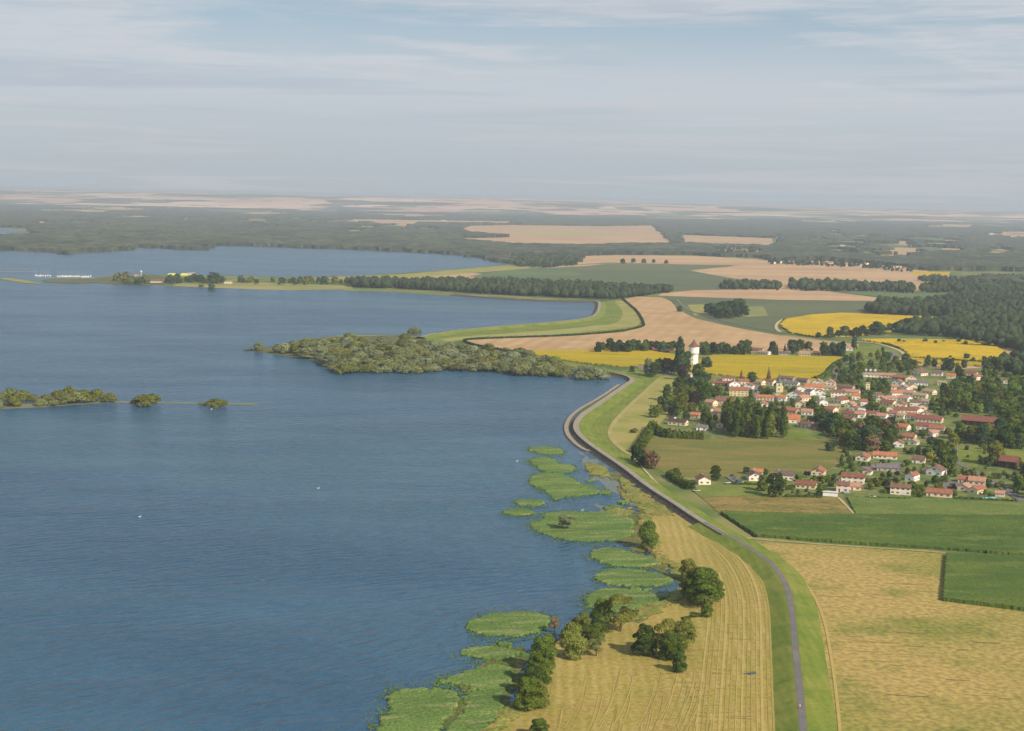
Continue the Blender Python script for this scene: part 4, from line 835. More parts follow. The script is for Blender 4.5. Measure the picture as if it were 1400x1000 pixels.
def house(x, y, wpx, hw, ori='e', ang=0.0, wall='cream', roof='brown', length=None, cluster='', pitch=26, label=None, wins=True, chim=True, hip=False, name='house', cat='house', open_=False, dz=0.0, tiny=False):
    if cluster in (VR_, VM_, VC_, VL_): wpx = min(wpx, 24) * 1.06; hw = hw * 1.12
    s = mpp(x, y); wm = wpx * s; base = G(x, y); back = Vector((base.x, base.y, 0)).normalized()
    if ori == 'e': Lx = wm; Dy = length or min(max(6.5, wm * .75), 10)
    else: Dy = wm; Lx = length or max(8.0, wm * 1.15)
    depth = Dy if ori == 'e' else Lx
    root = link(bpy.data.objects.new(name, None)); root.location = base + back * (depth / 2) + Vector((0, 0, .15)); root.empty_display_size = .5
    az = -math.atan2(back.x, back.y)
    root.rotation_euler = (0, 0, az + math.radians(ang) + (math.pi / 2 if ori == 'g' else 0))
    a, b = Lx / 2, Dy / 2; rh = math.tan(math.radians(pitch)) * b; ov = .45; th = .22
    m = MB(); sides = [(-a, -b), (a, -b), (a, b), (-a, b)]
    if hip: m.box(-a, a, -b, b, -.3, hw)
    else:
        vs = [(-a, -b, -.3), (a, -b, -.3), (a, b, -.3), (-a, b, -.3), (-a, -b, hw), (a, -b, hw), (a, b, hw), (-a, b, hw), (-a, 0, hw + rh), (a, 0, hw + rh)]
        m.add(vs, [(0, 1, 5, 4), (2, 3, 7, 6), (1, 2, 6, 9, 5), (3, 0, 4, 8, 7)])
    m.build('wall', MATS['wall_' + wall], root)
    r = MB(); e = hw - math.tan(math.radians(pitch)) * ov; zt = hw + rh; up = .08
    if hip:
        k = min(a, b) ; ra = max(.3, a + ov - (b + ov)); o = ov
        vs = [(-a - o, -b - o, hw), (a + o, -b - o, hw), (a + o, b + o, hw), (-a - o, b + o, hw), (-ra, 0, zt), (ra, 0, zt)]
        r.add(vs, [(0, 1, 5, 4), (2, 3, 4, 5), (1, 2, 5), (3, 0, 4), (0, 3, 2, 1)])
    else:
        for sg in (-1, 1):
            vs = [(-a - ov, sg * (b + ov), e + up), (a + ov, sg * (b + ov), e + up), (a + ov, 0, zt + up), (-a - ov, 0, zt + up)]
            vs += [(v[0], v[1], v[2] + th) for v in vs]
            r.add(vs, [(0, 1, 2, 3), (4, 7, 6, 5), (0, 4, 5, 1), (1, 5, 6, 2), (2, 6, 7, 3), (3, 7, 4, 0)] if sg < 0 else [(0, 3, 2, 1), (4, 5, 6, 7), (0, 1, 5, 4), (1, 2, 6, 5), (2, 3, 7, 6), (3, 0, 4, 7)])
    ro = r.build('roof', MATS['roof_' + roof], root)
    if chim and not tiny:
        c = MB(); cx = a * rnd.choice((-.6, .5, .2)); c.box(cx - .35, cx + .35, -.3, .3, zt - .5, zt + 1.0); c.box(cx - .42, cx + .42, -.37, .37, zt + 1.0, zt + 1.12)
        c.build('chimney', MATS['wall_' + ('stone' if roof != 'white' else 'grey')], ro)
    if wins and not tiny:
        def put(me, nm, px_, py_, pz, rz):
            o_ = obj(nm, me, root); o_.location = (px_, py_, pz); o_.rotation_euler = (0, 0, rz)
        fl = [1.5] if hw < 4.4 else [1.5, 4.2]
        n = max(1, int(Lx / 3.4)); dn = rnd.randrange(n)
        for z_ in fl:
            for i in range(n):
                xx = -a + Lx * (i + .5) / n
                if z_ == fl[0] and i == dn: put(DOOR if rnd.random() < .7 else GAR, 'door', xx, -b - .06, 0, 0)
                else: put(WIN, 'window', xx, -b - .06, z_, 0)
        n2 = max(1, int(Dy / 4.0))
        for sx, rz in ((-1, -math.pi / 2), (1, math.pi / 2)):
            if ori == 'e' and sx < 0: continue
            for z_ in fl + ([hw + rh * .3] if rh > 2.2 else []):
                nn = n2 if z_ < hw else 1
                for i in range(nn): put(WIN, 'window', sx * (a + .06), -b + Dy * (i + .5) / nn, z_, rz)
    if open_:
        o_ = MB(); k = int(Lx / 6)
        for i in range(k):
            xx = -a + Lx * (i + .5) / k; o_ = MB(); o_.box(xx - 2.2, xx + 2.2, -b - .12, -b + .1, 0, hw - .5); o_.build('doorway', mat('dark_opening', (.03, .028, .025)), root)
    root['category'] = cat; HOUSES.append((x, y, wpx))
    if cluster: root.rotation_euler.z += math.radians(rnd.choice((-26, -14, -8, 0, 8, -18, 12)))
    rw = {'brown': 'brown', 'red': 'dark red', 'orange': 'bright orange', 'terracotta': 'terracotta', 'salmon': 'salmon pink', 'grey': 'grey', 'dark': 'dark', 'purple': 'purple brown', 'tan': 'tan', 'white': 'white'}[roof]
    if label: root['label'] = label
    else: REG.setdefault(cluster, []).append((x, y, root, f"{wall} {name.replace('_', ' ')} with {rw} roof"))
    return root
h = house
FR = 'front row'
h(961, 663, 17, 3.3, 'g', 12, 'cream', 'brown', 12, label='lone cream gabled house nearest the dike road')
h(1036, 651, 14, 2.8, 'e', 0, 'pink', 'orange', 7, label='low annex with orange roof behind the second cream gabled house')
h(1031, 658, 18, 3.4, 'g', 10, 'cream', 'purple', 11, label='cream gabled house right of the small car park')
h(1072, 657, 26, 3.6, 'e', -4, 'cream', 'purple', 9, label='cream house with long purple brown roof in the front row')
h(1102, 669, 27, 2.9, 'e', -6, 'yellow', 'red', 9, label='low yellow house with dark red roof right of the large dark tree')
h(1119, 651, 17, 2.9, 'g', -10, 'peach', 'terracotta', 12, label='peach gabled house behind the low yellow house')
h(1166, 662, 31, 4.8, 'e', -4, 'cream', 'red', 9, label='tall cream house with broad dark red roof above pink houses')
h(1152, 673, 17, 4.6, 'e', -2, 'pink', 'brown', 8, label='pink two storey house with brown roof, left half of the pair')
h(1169, 671, 15, 2.8, 'e', -2, 'pink', 'salmon', 8, label='lower pink house with salmon roof, right half of the pair')
h(1135, 679, 20, 2.6, 'e', 0, 'white', 'white', 4, pitch=4, name='shed', cat='shed', wins=False, chim=False, label='long low white shed at the edge of the fallow field')
h(1231, 677, 27, 4.9, 'e', -2, 'cream', 'brown', 8, label='tall cream house with brown roof beside the light green crop')
h(1180, 631, 17, 2.8, 'g', -12, 'cream', 'terracotta', 12, label='cream gabled house left of the bright orange roof')
h(1210, 628, 32, 2.7, 'e', -3, 'cream', 'orange', 9, label='long low house with the brightest orange roof')
h(1213, 645, 30, 2.6, 'e', 6, 'grey', 'grey', 9, label='long grey roofed house below the bright orange roof')
h(1186, 650, 11, 2.6, 'g', -14, 'cream', 'red', 8, label='tiny cream gabled house above the tall pink pair')
h(1247, 659, 13, 4.2, 'g', -22, 'white', 'terracotta', 11, label='narrow white gabled house behind the tall cream brown one')
h(1256, 634, 17, 2.9, 'e', -8, 'cream', 'brown', 8, label='small cream house with brown roof below the main street')
h(1280, 651, 22, 4.0, 'g', -20, 'white', 'brown', 10, label='big white gabled house beside the grey car park')
h(1268, 648, 9, 2.5, 'e', 0, 'white', 'brown', 5, label='white garage left of the big white gabled house', name='garage', cat='garage')
h(1284, 680, 33, 2.7, 'e', -5, 'peach', 'terracotta', 9, label='long low peach house with terracotta roof beside the crop strip')
h(1336, 664, 22, 3.0, 'e', -6, 'pink', 'salmon', 10, label='pink house with wide salmon roof in the right front cluster')
h(1317, 661, 13, 2.8, 'e', -6, 'pink', 'terracotta', 8, label='small pink house left of the salmon roof')
h(1318, 672, 14, 3.0, 'g', -14, 'pink', 'salmon', 10, label='pink gabled house at the left of the right front cluster')
h(1335, 676, 15, 2.9, 'g', -26, 'peach', 'terracotta', 13, label='peach gabled house foremost in the right front cluster')
h(1367, 680, 12, 2.4, 'e', -4, 'peach', 'salmon', 6, chim=False, label='tiny peach hut beside the turquoise pool')
h(1380, 641, 24, 5.2, 'e', -14, 'wood', 'red', 14, chim=False, wins=False, open_=True, name='barn', cat='barn', label='brown walled barn with red roof right of the green meadow')
h(1243, 602, 17, 2.8, 'e', -14, 'pink', 'terracotta', 9, label='pink house with terracotta roof left of the main street bend')
h(1249, 609, 12, 2.6, 'g', -18, 'cream', 'tan', 8, label='small pale house below the terracotta roof at the street bend')
h(1340, 583, 47, 4.2, 'e', -8, 'wood', 'red', 20, pitch=20, chim=False, wins=False, open_=True, name='barn', cat='barn', label='very long barn with red roof in the right grove')
h(1263, 588, 19, 3.5, 'e', -8, 'cream', 'red', 10, label='cream house at left of the two red roofs above the street')
h(1281, 592, 20, 3.6, 'e', -8, 'cream', 'terracotta', 10, label='cream house at right of the two red roofs above the street')
h(1270, 578, 36, 3.0, 'e', -10, 'pink', 'red', 12, chim=False, label='long dark red roofed building behind the two cream houses')
VR = 'the right village quarter'
for a in [(1335, 520, 11, 3.4, 'g', -20, 'cream', 'terracotta', 12), (1327, 514, 16, 2.8, 'e', -10, 'pink', 'red', 9), (1257, 514, 17, 2.9, 'g', -16, 'cream', 'brown', 12), (1281, 514, 14, 2.7, 'e', 0, 'white', 'brown', 9),
          (1255, 527, 30, 2.6, 'e', -8, 'white', 'grey', 9), (1288, 527, 11, 2.5, 'e', -4, 'yellow', 'tan', 7), (1258, 545, 18, 2.8, 'e', -4, 'cream', 'tan', 8), (1375, 525, 6, 2.4, 'g', 0, 'cream', 'tan', 5), (1266, 553, 10, 2.5, 'e', 0, 'white', 'tan', 7),
          (1240, 541, 20, 2.8, 'e', -6, 'cream', 'salmon', 9), (1224, 533, 11, 2.6, 'e', -6, 'cream', 'salmon', 8), (1236, 534, 12, 2.8, 'g', -16, 'white', 'tan', 9)]:
    h(*a, cluster=VR)
VM = 'the main street'
for a in [(1200, 545, 10, 2.7, 'g', -12, 'white', 'brown', 9), (1218, 549, 14, 2.8, 'e', -6, 'cream', 'salmon', 8), (1237, 549, 15, 2.7, 'e', -6, 'white', 'salmon', 9), (1214, 555, 18, 2.8, 'e', -6, 'peach', 'red', 9), (1232, 558, 13, 2.8, 'g', -18, 'cream', 'terracotta', 10),
          (1217, 563, 9, 2.9, 'g', -12, 'cream', 'salmon', 8), (1238, 566, 30, 3.0, 'e', -6, 'pink', 'red', 10), (1249, 574, 16, 2.8, 'e', -6, 'white', 'terracotta', 9), (1232, 573, 10, 2.6, 'e', -6, 'cream', 'tan', 7), (1235, 589, 15, 2.8, 'e', -10, 'cream', 'orange', 9)]:
    h(*a, cluster=VM)
VC = 'the village centre'
for a in [(1112, 534, 24, 3.0, 'e', -6, 'white', 'orange', 12), (1132, 534, 20, 2.6, 'e', -4, 'cream', 'tan', 7), (1145, 544, 18, 4.8, 'e', -2, 'cream', 'brown', 9), (1164, 541, 21, 3.2, 'e', -4, 'peach', 'salmon', 9), (1158, 534, 18, 3.0, 'e', -4, 'stone', 'brown', 8),
          (1148, 552, 17, 2.9, 'g', -22, 'cream', 'red', 13), (1163, 558, 12, 2.8, 'g', -20, 'cream', 'salmon', 11), (1169, 563, 12, 2.7, 'g', -26, 'pink', 'terracotta', 9), (1116, 554, 8, 2.6, 'g', -14, 'peach', 'brown', 9), (1164, 571, 26, 2.6, 'e', -10, 'cream', 'red', 9),
          (1189, 570, 19, 2.6, 'e', -8, 'cream', 'red', 8), (1178, 565, 8, 2.4, 'e', -10, 'white', 'white', 5), (1160, 577, 16, 2.4, 'e', -8, 'grey', 'red', 7), (1141, 559, 14, 2.2, 'e', -8, 'cream', 'tan', 6), (1124, 547, 7, 2.2, 'e', -4, 'white', 'white', 4),
          (1186, 533, 5, 6.0, 'e', 0, 'yellow', 'tan', 3.5), (1190, 516, 18, 2.6, 'e', -4, 'white', 'tan', 7), (1213, 517, 22, 2.6, 'e', -6, 'pink', 'salmon', 8), (1232, 520, 22, 2.5, 'e', -6, 'grey', 'terracotta', 8)]:
    h(*a, cluster=VC, chim=a[2] > 11)
VL = 'the left village quarter'
for a in [(985, 528, 26, 2.6, 'e', -4, 'wood', 'red', 8), (996, 521, 16, 2.6, 'e', -4, 'cream', 'brown', 8), (1016, 526, 13, 3.0, 'e', -4, 'pink', 'terracotta', 9), (1010, 542, 27, 5.4, 'e', -8, 'yellow', 'terracotta', 11), (1052, 527, 15, 3.2, 'e', -4, 'cream', 'red', 9),
          (1083, 528, 18, 2.6, 'e', -4, 'white', 'grey', 7), (1075, 521, 20, 2.6, 'e', -4, 'grey', 'brown', 8), (1098, 524, 16, 2.6, 'e', -4, 'grey', 'purple', 8), (1087, 545, 20, 3.3, 'g', -14, 'white', 'brown', 12), (1098, 549, 13, 2.8, 'g', -22, 'peach', 'salmon', 12), (1046, 548, 22, 2.8, 'e', -6, 'peach', 'orange', 8),
          (1061, 547, 12, 2.9, 'g', -24, 'white', 'tan', 10), (1042, 557, 13, 2.6, 'g', -20, 'white', 'orange', 8), (991, 554, 34, 3.4, 'e', -10, 'stone', 'brown', 14), (1000, 562, 22, 3.4, 'e', -16, 'cream', 'red', 12), (975, 566, 12, 2.8, 'g', -14, 'pink', 'orange', 10), (988, 568, 17, 2.8, 'e', -10, 'pink', 'salmon', 9),
          (1029, 566, 15, 2.8, 'g', -18, 'white', 'brown', 9), (1078, 566, 24, 2.8, 'e', -10, 'stone', 'terracotta', 10), (1084, 579, 18, 3.0, 'e', -8, 'cream', 'orange', 14), (1103, 586, 18, 2.9, 'e', -12, 'white', 'brown', 10), (1116, 588, 12, 2.4, 'e', -24, 'stone', 'brown', 9), (985, 585, 9, 2.8, 'g', -10, 'pink', 'terracotta', 9),
          (927, 582, 36, 2.9, 'e', -6, 'peach', 'dark', 8), (951, 572, 11, 2.6, 'e', -14, 'stone', 'orange', 8), (960, 589, 14, 2.5, 'e', -20, 'white', 'grey', 7), (942, 516, 7, 2.6, 'g', -30, 'stone', 'tan', 6), (919, 576, 8, 2.4, 'e', -20, 'white', 'dark', 5)]:
    h(*a, cluster=VL, chim=a[2] > 11)
FILL = [(1003, 530), (1024, 533), (1040, 527), (1118, 527), (1094, 536), (1108, 541), (1125, 555), (1136, 565), (1104, 568), (1094, 558), (1134, 528), (1152, 533), (1180, 555), (1205, 551), (1225, 543), (1228, 527), (1248, 533), (1251, 556), (1206, 575), (1222, 571), (1262, 561), (1253, 566),
    (1265, 572), (1170, 547), (1176, 572), (1020, 578), (972, 556), (1012, 571), (1070, 549), (1121, 541), (1271, 540), (1245, 522), (1300, 518), (1274, 598), (1228, 612)]
for x_, y_ in FILL:
    h(x_, y_, rnd.uniform(9, 15), rnd.uniform(2.6, 3.8), rnd.choice('eg'), rnd.uniform(-24, 14), rnd.choice(['white', 'cream', 'white', 'pink', 'peach']), rnd.choice(['terracotta', 'salmon', 'brown', 'orange', 'salmon', 'tan']), 9, cluster=VR_ if x_ > 1225 else VM_ if x_ > 1165 else VC_ if x_ > 1088 else VL_, chim=False)
NR = 'the hamlet behind the sunflowers'
for a in [(1045, 485, 16, 2.6, 'e', -4, 'white', 'tan', 8), (1036, 482, 16, 3.0, 'e', -4, 'pink', 'brown', 9), (1071, 486, 14, 2.6, 'e', -4, 'grey', 'purple', 8), (1100, 487, 15, 2.5, 'e', -4, 'cream', 'tan', 7), (1159, 480, 12, 3.0, 'g', -14, 'white', 'salmon', 11), (1117, 486, 10, 2.4, 'e', -4, 'stone', 'brown', 7)]:
    h(*a, cluster=NR)
h(904, 482, 24, 3.0, 'e', -2, 'wood', 'red', 12, chim=False, wins=False, open_=True, name='barn', cat='barn', label='red brown roofed barn between the two sunflower fields')
h(924, 505, 6, 6.5, 'e', 0, 'white', 'dark', 4, label='narrow white house under the tall poplars left of the tower')
# garden walls, pools, sheds
def pool(x, y, wpx, dpx, col, label):
    s = mpp(x, y); p = G(x, y, .4); m = MB(); w = wpx * s / 2; d = dpx / 2
    root = link(bpy.data.objects.new('swimming_pool', None)); root.location = p; root.rotation_euler = (0, 0, .1)
    m.box(-w, w, -d, d, -.1, .5); m.build('rim', m_conc, root)
    q = MB(); q.add([(-w + .3, -d + .3, .52), (w - .3, -d + .3, .52), (w - .3, d - .3, .52), (-w + .3, d - .3, .52)], [(0, 1, 2, 3)]); q.build('pool_water', mat('pool_' + label.split()[0], col, rough=.2, spec=.4), root)
    setp(root, label, 'pool')
pool(1157, 674, 9, 5, (.22, .42, .66), 'blue garden pool beside the pink pair of houses')
pool(1353, 681.5, 22, 5, (.22, .60, .50), 'turquoise long pool in front of the right front cluster')
# the church
def church():
    root = link(bpy.data.objects.new('church', None)); root.location = G(1065, 537); root.rotation_euler = (0, 0, -.12)
    m = MB(); m.box(-3, 3, 0, 6, 0, 10.0); m.build('tower', MATS['wall_yellow'], root)
    m = MB(); m.lathe([(3.6, 10.0), (1.6, 13.2), (.7, 16), (.04, 21)], 8, c=(0, 3)); s = m.build('spire', mat('slate', S(120, 122, 138, .7), rough=.6), root)
    m = MB(); m.box(-.06, .06, 2.94, 3.06, 20.8, 22.2); m.box(-.5, .5, 2.95, 3.05, 21.5, 21.62); m.build('cross', m_frame, s)
    m = MB(); m.add([(-4.5, 6.05, 0), (4.5, 6.05, 0), (4.5, 22, 0), (-4.5, 22, 0), (-4.5, 6.05, 6), (4.5, 6.05, 6), (4.5, 22, 6), (-4.5, 22, 6), (0, 6.05, 10), (0, 22, 10)], [(0, 1, 5, 8, 4), (1, 2, 6, 5), (2, 3, 7, 9, 6), (3, 0, 4, 7)]); m.build('nave', MATS['wall_yellow'], root)
    m = MB()
    m.add([(-5, 5.8, 5.9), (-5, 22.4, 5.9), (0, 22.4, 10.3), (0, 5.8, 10.3), (5, 5.8, 5.9), (5, 22.4, 5.9)], [(0, 3, 2, 1), (3, 4, 5, 2)]); m.build('roof', MATS['roof_brown'], root)
    for z_ in (3.5, 7.8):
        m = MB(); m.box(-.6, .6, -.08, .06, z_ - .9, z_ + .9); m.build('window', m_glass, root)
    setp(root, 'yellow stone church with a slim grey spire before the sunflowers', 'church'); HOUSES.append((1065, 537, 14))
church()
# the water tower
def water_tower():
    s = mpp(947, 500); root = link(bpy.data.objects.new('water_tower', None)); root.location = G(948, 500.5)
    hh = 27 * s; R = 7.1 * s; r0 = 6.1 * s
    wm = mat('tower_plaster', S(254, 248, 236, .98), S(248, 240, 226, .98), scale=.15, fine=.04, fine_scale=1)
    m = MB(); m.lathe([(r0, -1), (r0, hh * .60), (r0 + .5, hh * .62)], 32); m.build('shaft', wm, root)
    m = MB(); m.lathe([(r0 + .5, hh * .62), (R, hh * .64), (R, hh), (R - .4, hh + .3)], 32); t = m.build('tank', wm, root)
    m = MB(); m.lathe([(R + .04, hh * .63), (R + .25, hh * .64), (R + .25, hh * .66), (R + .04, hh * .67)], 32); m.build('cornice', MATS['wall_stone'], t)
    m = MB(); m.lathe([(R + .9, hh - .1), (R * .62, hh + 2.6), (R * .22, hh + 6.4), (R * .16, hh + 6.6), (R * .16, hh + 7.6), (.05, hh + 8.6)], 32); m.build('roof', MATS['roof_brown'], root)
    for i in range(3):
        m = MB(); a = -1.9; z_ = 3 + i * 5; m.box(-.4, .4, -.08, .08, -.8, .8); o = m.build('window', m_glass, root); o.location = (math.cos(a) * (r0 + .02), math.sin(a) * (r0 + .02), z_); o.rotation_euler = (0, 0, a + math.pi / 2)
    m = MB(); m.box(-1, 7.5, -3.5, 2.5, -.2, 2.8); m.box(-1.2, 7.7, -3.7, 2.7, 2.8, 3.1); o = m.build('annex', wm, root); o.location = (r0 * .6, -3.0, 0)
    setp(root, 'tall white round water tower with a brown conical roof', 'water tower'); HOUSES.append((950, 500, 18))
water_tower()
# the tall pole
m = MB(); m.tube((0, 0, 0), (0, 0, 11.5), .55, .38, 10); setp(m.build('concrete_pole', m_conc), 'tall pale concrete pole at the edge of the green meadow', 'pole').location = G(1308, 625)
COL.objects[-1]
# ------------------------------------------------------------------ vehicles and boats
def car_mesh(body):
    m = MB(); m.add([(-2.1, -.85, .35), (2.1, -.85, .35), (2.1, .85, .35), (-2.1, .85, .35), (-2.1, -.85, .85), (2.05, -.85, .8), (2.05, .85, .8), (-2.1, .85, .85)], [(0, 3, 2, 1), (4, 5, 6, 7), (0, 1, 5, 4), (1, 2, 6, 5), (2, 3, 7, 6), (3, 0, 4, 7)])
    return m.mesh('body', body)
_m = MB(); _m.add([(-1.7, -.8, .86), (1.0, -.8, .86), (1.0, .8, .86), (-1.7, .8, .86), (-1.3, -.68, 1.42), (.35, -.68, 1.42), (.35, .68, 1.42), (-1.3, .68, 1.42)], [(4, 5, 6, 7), (0, 1, 5, 4), (1, 2, 6, 5), (2, 3, 7, 6), (3, 0, 4, 7)]); CABIN = _m.mesh('cabin', m_glass)
_m = MB(); _m.tube((0, -.12, 0), (0, .12, 0), .33, .33, 12); WHEEL = _m.mesh('wheel', mat('tyre', (.02, .02, .02)))
BODY = {k: car_mesh(mat('paint_' + k, c, rough=.35, spec=.5)) for k, c in {'white': (.75, .75, .73), 'grey': (.32, .33, .35), 'blue': (.05, .10, .28), 'black': (.03, .03, .035), 'red': (.35, .04, .03)}.items()}
def car(x, y, colr, ang, label):
    root = link(bpy.data.objects.new('parked_car', None)); root.location = G(x, y, .6); root.rotation_euler = (0, 0, math.radians(ang))
    obj('body', BODY[colr], root); obj('cabin', CABIN, root)
    for sx in (-1.35, 1.3):
        for sy in (-.8, .8): w = obj('wheel', WHEEL, root); w.location = (sx, sy, .33)
    setp(root, label, 'car')
for i, (x, y, c, an, lb) in enumerate([(1001, 651, 'black', 60, 'black car at the far end of the small car park'), (1005, 655, 'grey', 60, 'grey car in the middle of the small car park'), (1009, 658.5, 'blue', 50, 'blue car near the front of the small car park'), (1013, 660.5, 'white', 50, 'white car foremost in the small car park'),
        (995, 661, 'white', 20, 'white car alone left of the small car park'), (1193, 680, 'white', 10, 'white vehicle beside the crop strip left of the tall cream house'),
        (1177, 530, 'blue', 100, 'dark blue car on the main street near the yellow hut'), (1189, 541, 'white', 120, 'white car at the main street junction'), (1187, 546, 'white', 120, 'white car below the main street junction'),
        (1204, 560, 'white', 60, 'white car parked along the middle of the main street'), (1209, 566, 'blue', 60, 'blue car parked along the lower main street'), (1330, 649, 'white', 50, 'white car on the lane above the right front cluster'),
        (1356, 661, 'white', 70, 'white car on the main street by the right front cluster'), (1372, 658, 'grey', 70, 'grey car under the trees at the right edge'), (1304, 671, 'red', 20, 'red car on the grey car park'), (1265, 644, 'grey', 0, 'grey car behind the white garage'), (953, 672, 'white', 0, 'white car on the lawn before the lone front house')]):
    car(x, y, c, an, lb)
_m = MB(); _m.box(-3.2, 2.2, -1.1, 1.1, .5, 2.9); CBOX = _m.mesh('body', m_frame)
_m = MB(); _m.add([(2.21, -1, .5), (3.4, -1, .5), (3.4, 1, .5), (2.21, 1, .5), (2.21, -1, 2.1), (2.7, -1, 2.1), (2.7, 1, 2.1), (2.21, 1, 2.1)], [(4, 5, 6, 7), (0, 1, 5, 4), (1, 2, 6, 5), (2, 3, 7, 6), (3, 0, 4, 7)]); CCAB = _m.mesh('cab', m_glass)
for i, (x, y) in enumerate([(1178, 507.5), (1184, 508), (1190, 508.2), (1196.5, 508.4)]):
    root = link(bpy.data.objects.new('camper_van', None)); root.location = G(x, y, .6); root.rotation_euler = (0, 0, math.radians(70))
    obj('body', CBOX, root); obj('cab', CCAB, root)
    for sx in (-2, 2.4):
        for sy in (-1, 1): w = obj('wheel', WHEEL, root); w.location = (sx, sy, .33)
    setp(root, ['leftmost white camper van in the row behind the long white house', 'second white camper van from the left in the row', 'third white camper van from the left in the row', 'rightmost white camper van in the row of four'][i], 'camper van', 'camper vans parked in a row')
# boats
def hull_mesh():
    n = 8; v = []; f = []
    for i in range(n + 1):
        t = i / n; w = 1.5 * (1 - (2 * abs(t - .4)) ** 2.2 * .8 if t > .4 else 1 - .25 * (1 - t / .4)); w = max(.06, w); xx = -5 + 10 * t
        for yy, zz in ((-w, 1.2 + .3 * t), (-w * .6, -.2), (w * .6, -.2), (w, 1.2 + .3 * t)): v.append((xx, yy, zz))
        if i:
            a = (i - 1) * 4; b = i * 4
            f += [(a + k, a + k + 1, b + k + 1, b + k) for k in range(3)] + [(a + 3, a, b, b + 3)]
    f += [(0, 3, 2, 1), (n * 4, n * 4 + 1, n * 4 + 2, n * 4 + 3)]
    m = MB(); m.add(v, f); m.box(-2.6, 1.5, -.9, .9, 1.3, 2.0); return m.mesh('hull', mat('gelcoat', (.88, .88, .86), rough=.4))
HULL = hull_mesh(); _m = MB(); _m.tube((0, 0, 1.5), (0, 0, 14), .24, .12, 6); _m.tube((0, 0, 3), (-4, 0, 3), .16, .14, 6); MAST = _m.mesh('mast', mat('mast_metal', (.42, .40, .38), rough=.5))
bn = 0
for cl, (xa, xb, yb, n) in {'left': (49, 69, 377.6, 7), 'middle': (79, 103, 378.4, 9), 'right': (106, 124, 378.8, 7)}.items():
    for k in range(n):
        root = link(bpy.data.objects.new('sailboat', None)); root.location = G(xa + (xb - xa) * k / (n - 1), yb + rnd.uniform(-.5, .5), .3); root.rotation_euler = (0, 0, math.radians(rnd.choice((80, 100, 10, 95)) + rnd.uniform(-6, 6))); root.scale = [rnd.uniform(1.0, 1.25)] * 3
        obj('hull', HULL, root); obj('mast', MAST, root); root['category'] = 'sailboat'
        REG.setdefault('the %s pier of the marina' % cl, []).append((xa + (xb - xa) * k / (n - 1), yb, root, 'white sailboat'))
for x0, x1, y0, lb in ((46, 72, 379.6, 'floating pier under the left group of sailboats'), (76, 127, 380.4, 'long floating pier under the middle and right sailboats'), (-10, 50, 371.6, 'thin breakwater in the far water left of the boats')):
    a, b = G(x0, y0), G(x1, y0 + .5); m = MB(); L_ = (b - a).length; m.box(0, L_, -2.2, 2.2, -.2, .9); o = m.build('pier', m_conc); o.location = a; o.rotation_euler = (0, 0, math.atan2(b.y - a.y, b.x - a.x)); setp(o, lb, 'pier')
MS = 'the marina spit'
h(213, 387, 15, 3.2, 'e', -2, 'cream', 'red', 12, label='cream marina building with red roof on the spit'); h(222, 387, 9, 3, 'e', -2, 'peach', 'brown', 10, label='small peach building right of the marina building')
h(312, 388, 11, 3.0, 'e', -2, 'white', 'tan', 9, label='small white house on the spit right of the tallest tree', chim=False); h(262, 376, 10, 3, 'e', 0, 'white', 'tan', 9, label='white hut behind the dark trees of the spit', chim=False)
h(187, 377.5, 6, 3, 'e', 0, 'pink', 'red', 9, label='tiny red roofed hut behind the spit willows', chim=False)
m = MB(); m.tube((0, 0, 0), (0, 0, 9), .8, .6, 8); m.lathe([(2.2, 9), (2.6, 11), (1.5, 13), (.1, 13.6)], 12); o = m.build('signal_mast', m_frame); o.location = G(193, 378); setp(o, 'white harbour signal mast rising over the spit trees', 'mast')
ymat = mat('yellow_canvas', (.70, .66, .12)); 
for i, (x, w_) in enumerate([(236, 12), (252, 9)]):
    m = MB(); s = mpp(x, 378); w = w_ * s / 2; m.add([(-w, -6, 0), (w, -6, 0), (w, 6, 0), (-w, 6, 0), (-w, -6, 2.6), (w, -6, 2.6), (w, 6, 2.6), (-w, 6, 2.6), (-w * .8, 0, 5.5), (w * .8, 0, 5.5)], [(0, 1, 5, 4), (1, 2, 6, 5), (2, 3, 7, 6), (3, 0, 4, 7), (4, 5, 9, 8), (6, 7, 8, 9), (5, 6, 9), (7, 4, 8)])
    o = m.build('tent', ymat); o.location = G(x, 377); setp(o, ['wider yellow tent behind the spit trees', 'narrower yellow tent at the right of the wider one'][i], 'tent')
# swans and buoys on the water
def swan(x, y, label):
    bd = bmesh.new(); bmesh.ops.create_icosphere(bd, subdivisions=2, radius=1)
    for v in bd.verts: v.co.x *= .62 * (1.15 if v.co.x < 0 else 1); v.co.y *= .3; v.co.z = v.co.z * .26 + .12
    me = bpy.data.meshes.new('swan'); bd.to_mesh(me); bd.free()
    m = MB(); pts = [(.45, 0, .15), (.66, 0, .38), (.58, 0, .62), (.66, 0, .84), (.80, 0, .86), (.98, 0, .80)]; rs = [.13, .08, .06, .07, .08, .02]
    for i in range(5): m.tube(pts[i], pts[i + 1], rs[i], rs[i + 1], 8)
    k = len(me.vertices); vs = [tuple(v.co) for v in me.vertices] + m.v; fs = [tuple(p.vertices) for p in me.polygons] + [tuple(i + k for i in f_) for f_ in m.f]
    me2 = bpy.data.meshes.new('swan'); me2.from_pydata(vs, [], fs); me2.materials.append(m_frame); o = obj('swan', me2); o.location = G(x, y, .1); o.rotation_euler = (0, 0, rnd.uniform(-.6, .6)); o.scale = (1.2, 1.2, 1.2); setp(o, label, 'swan')
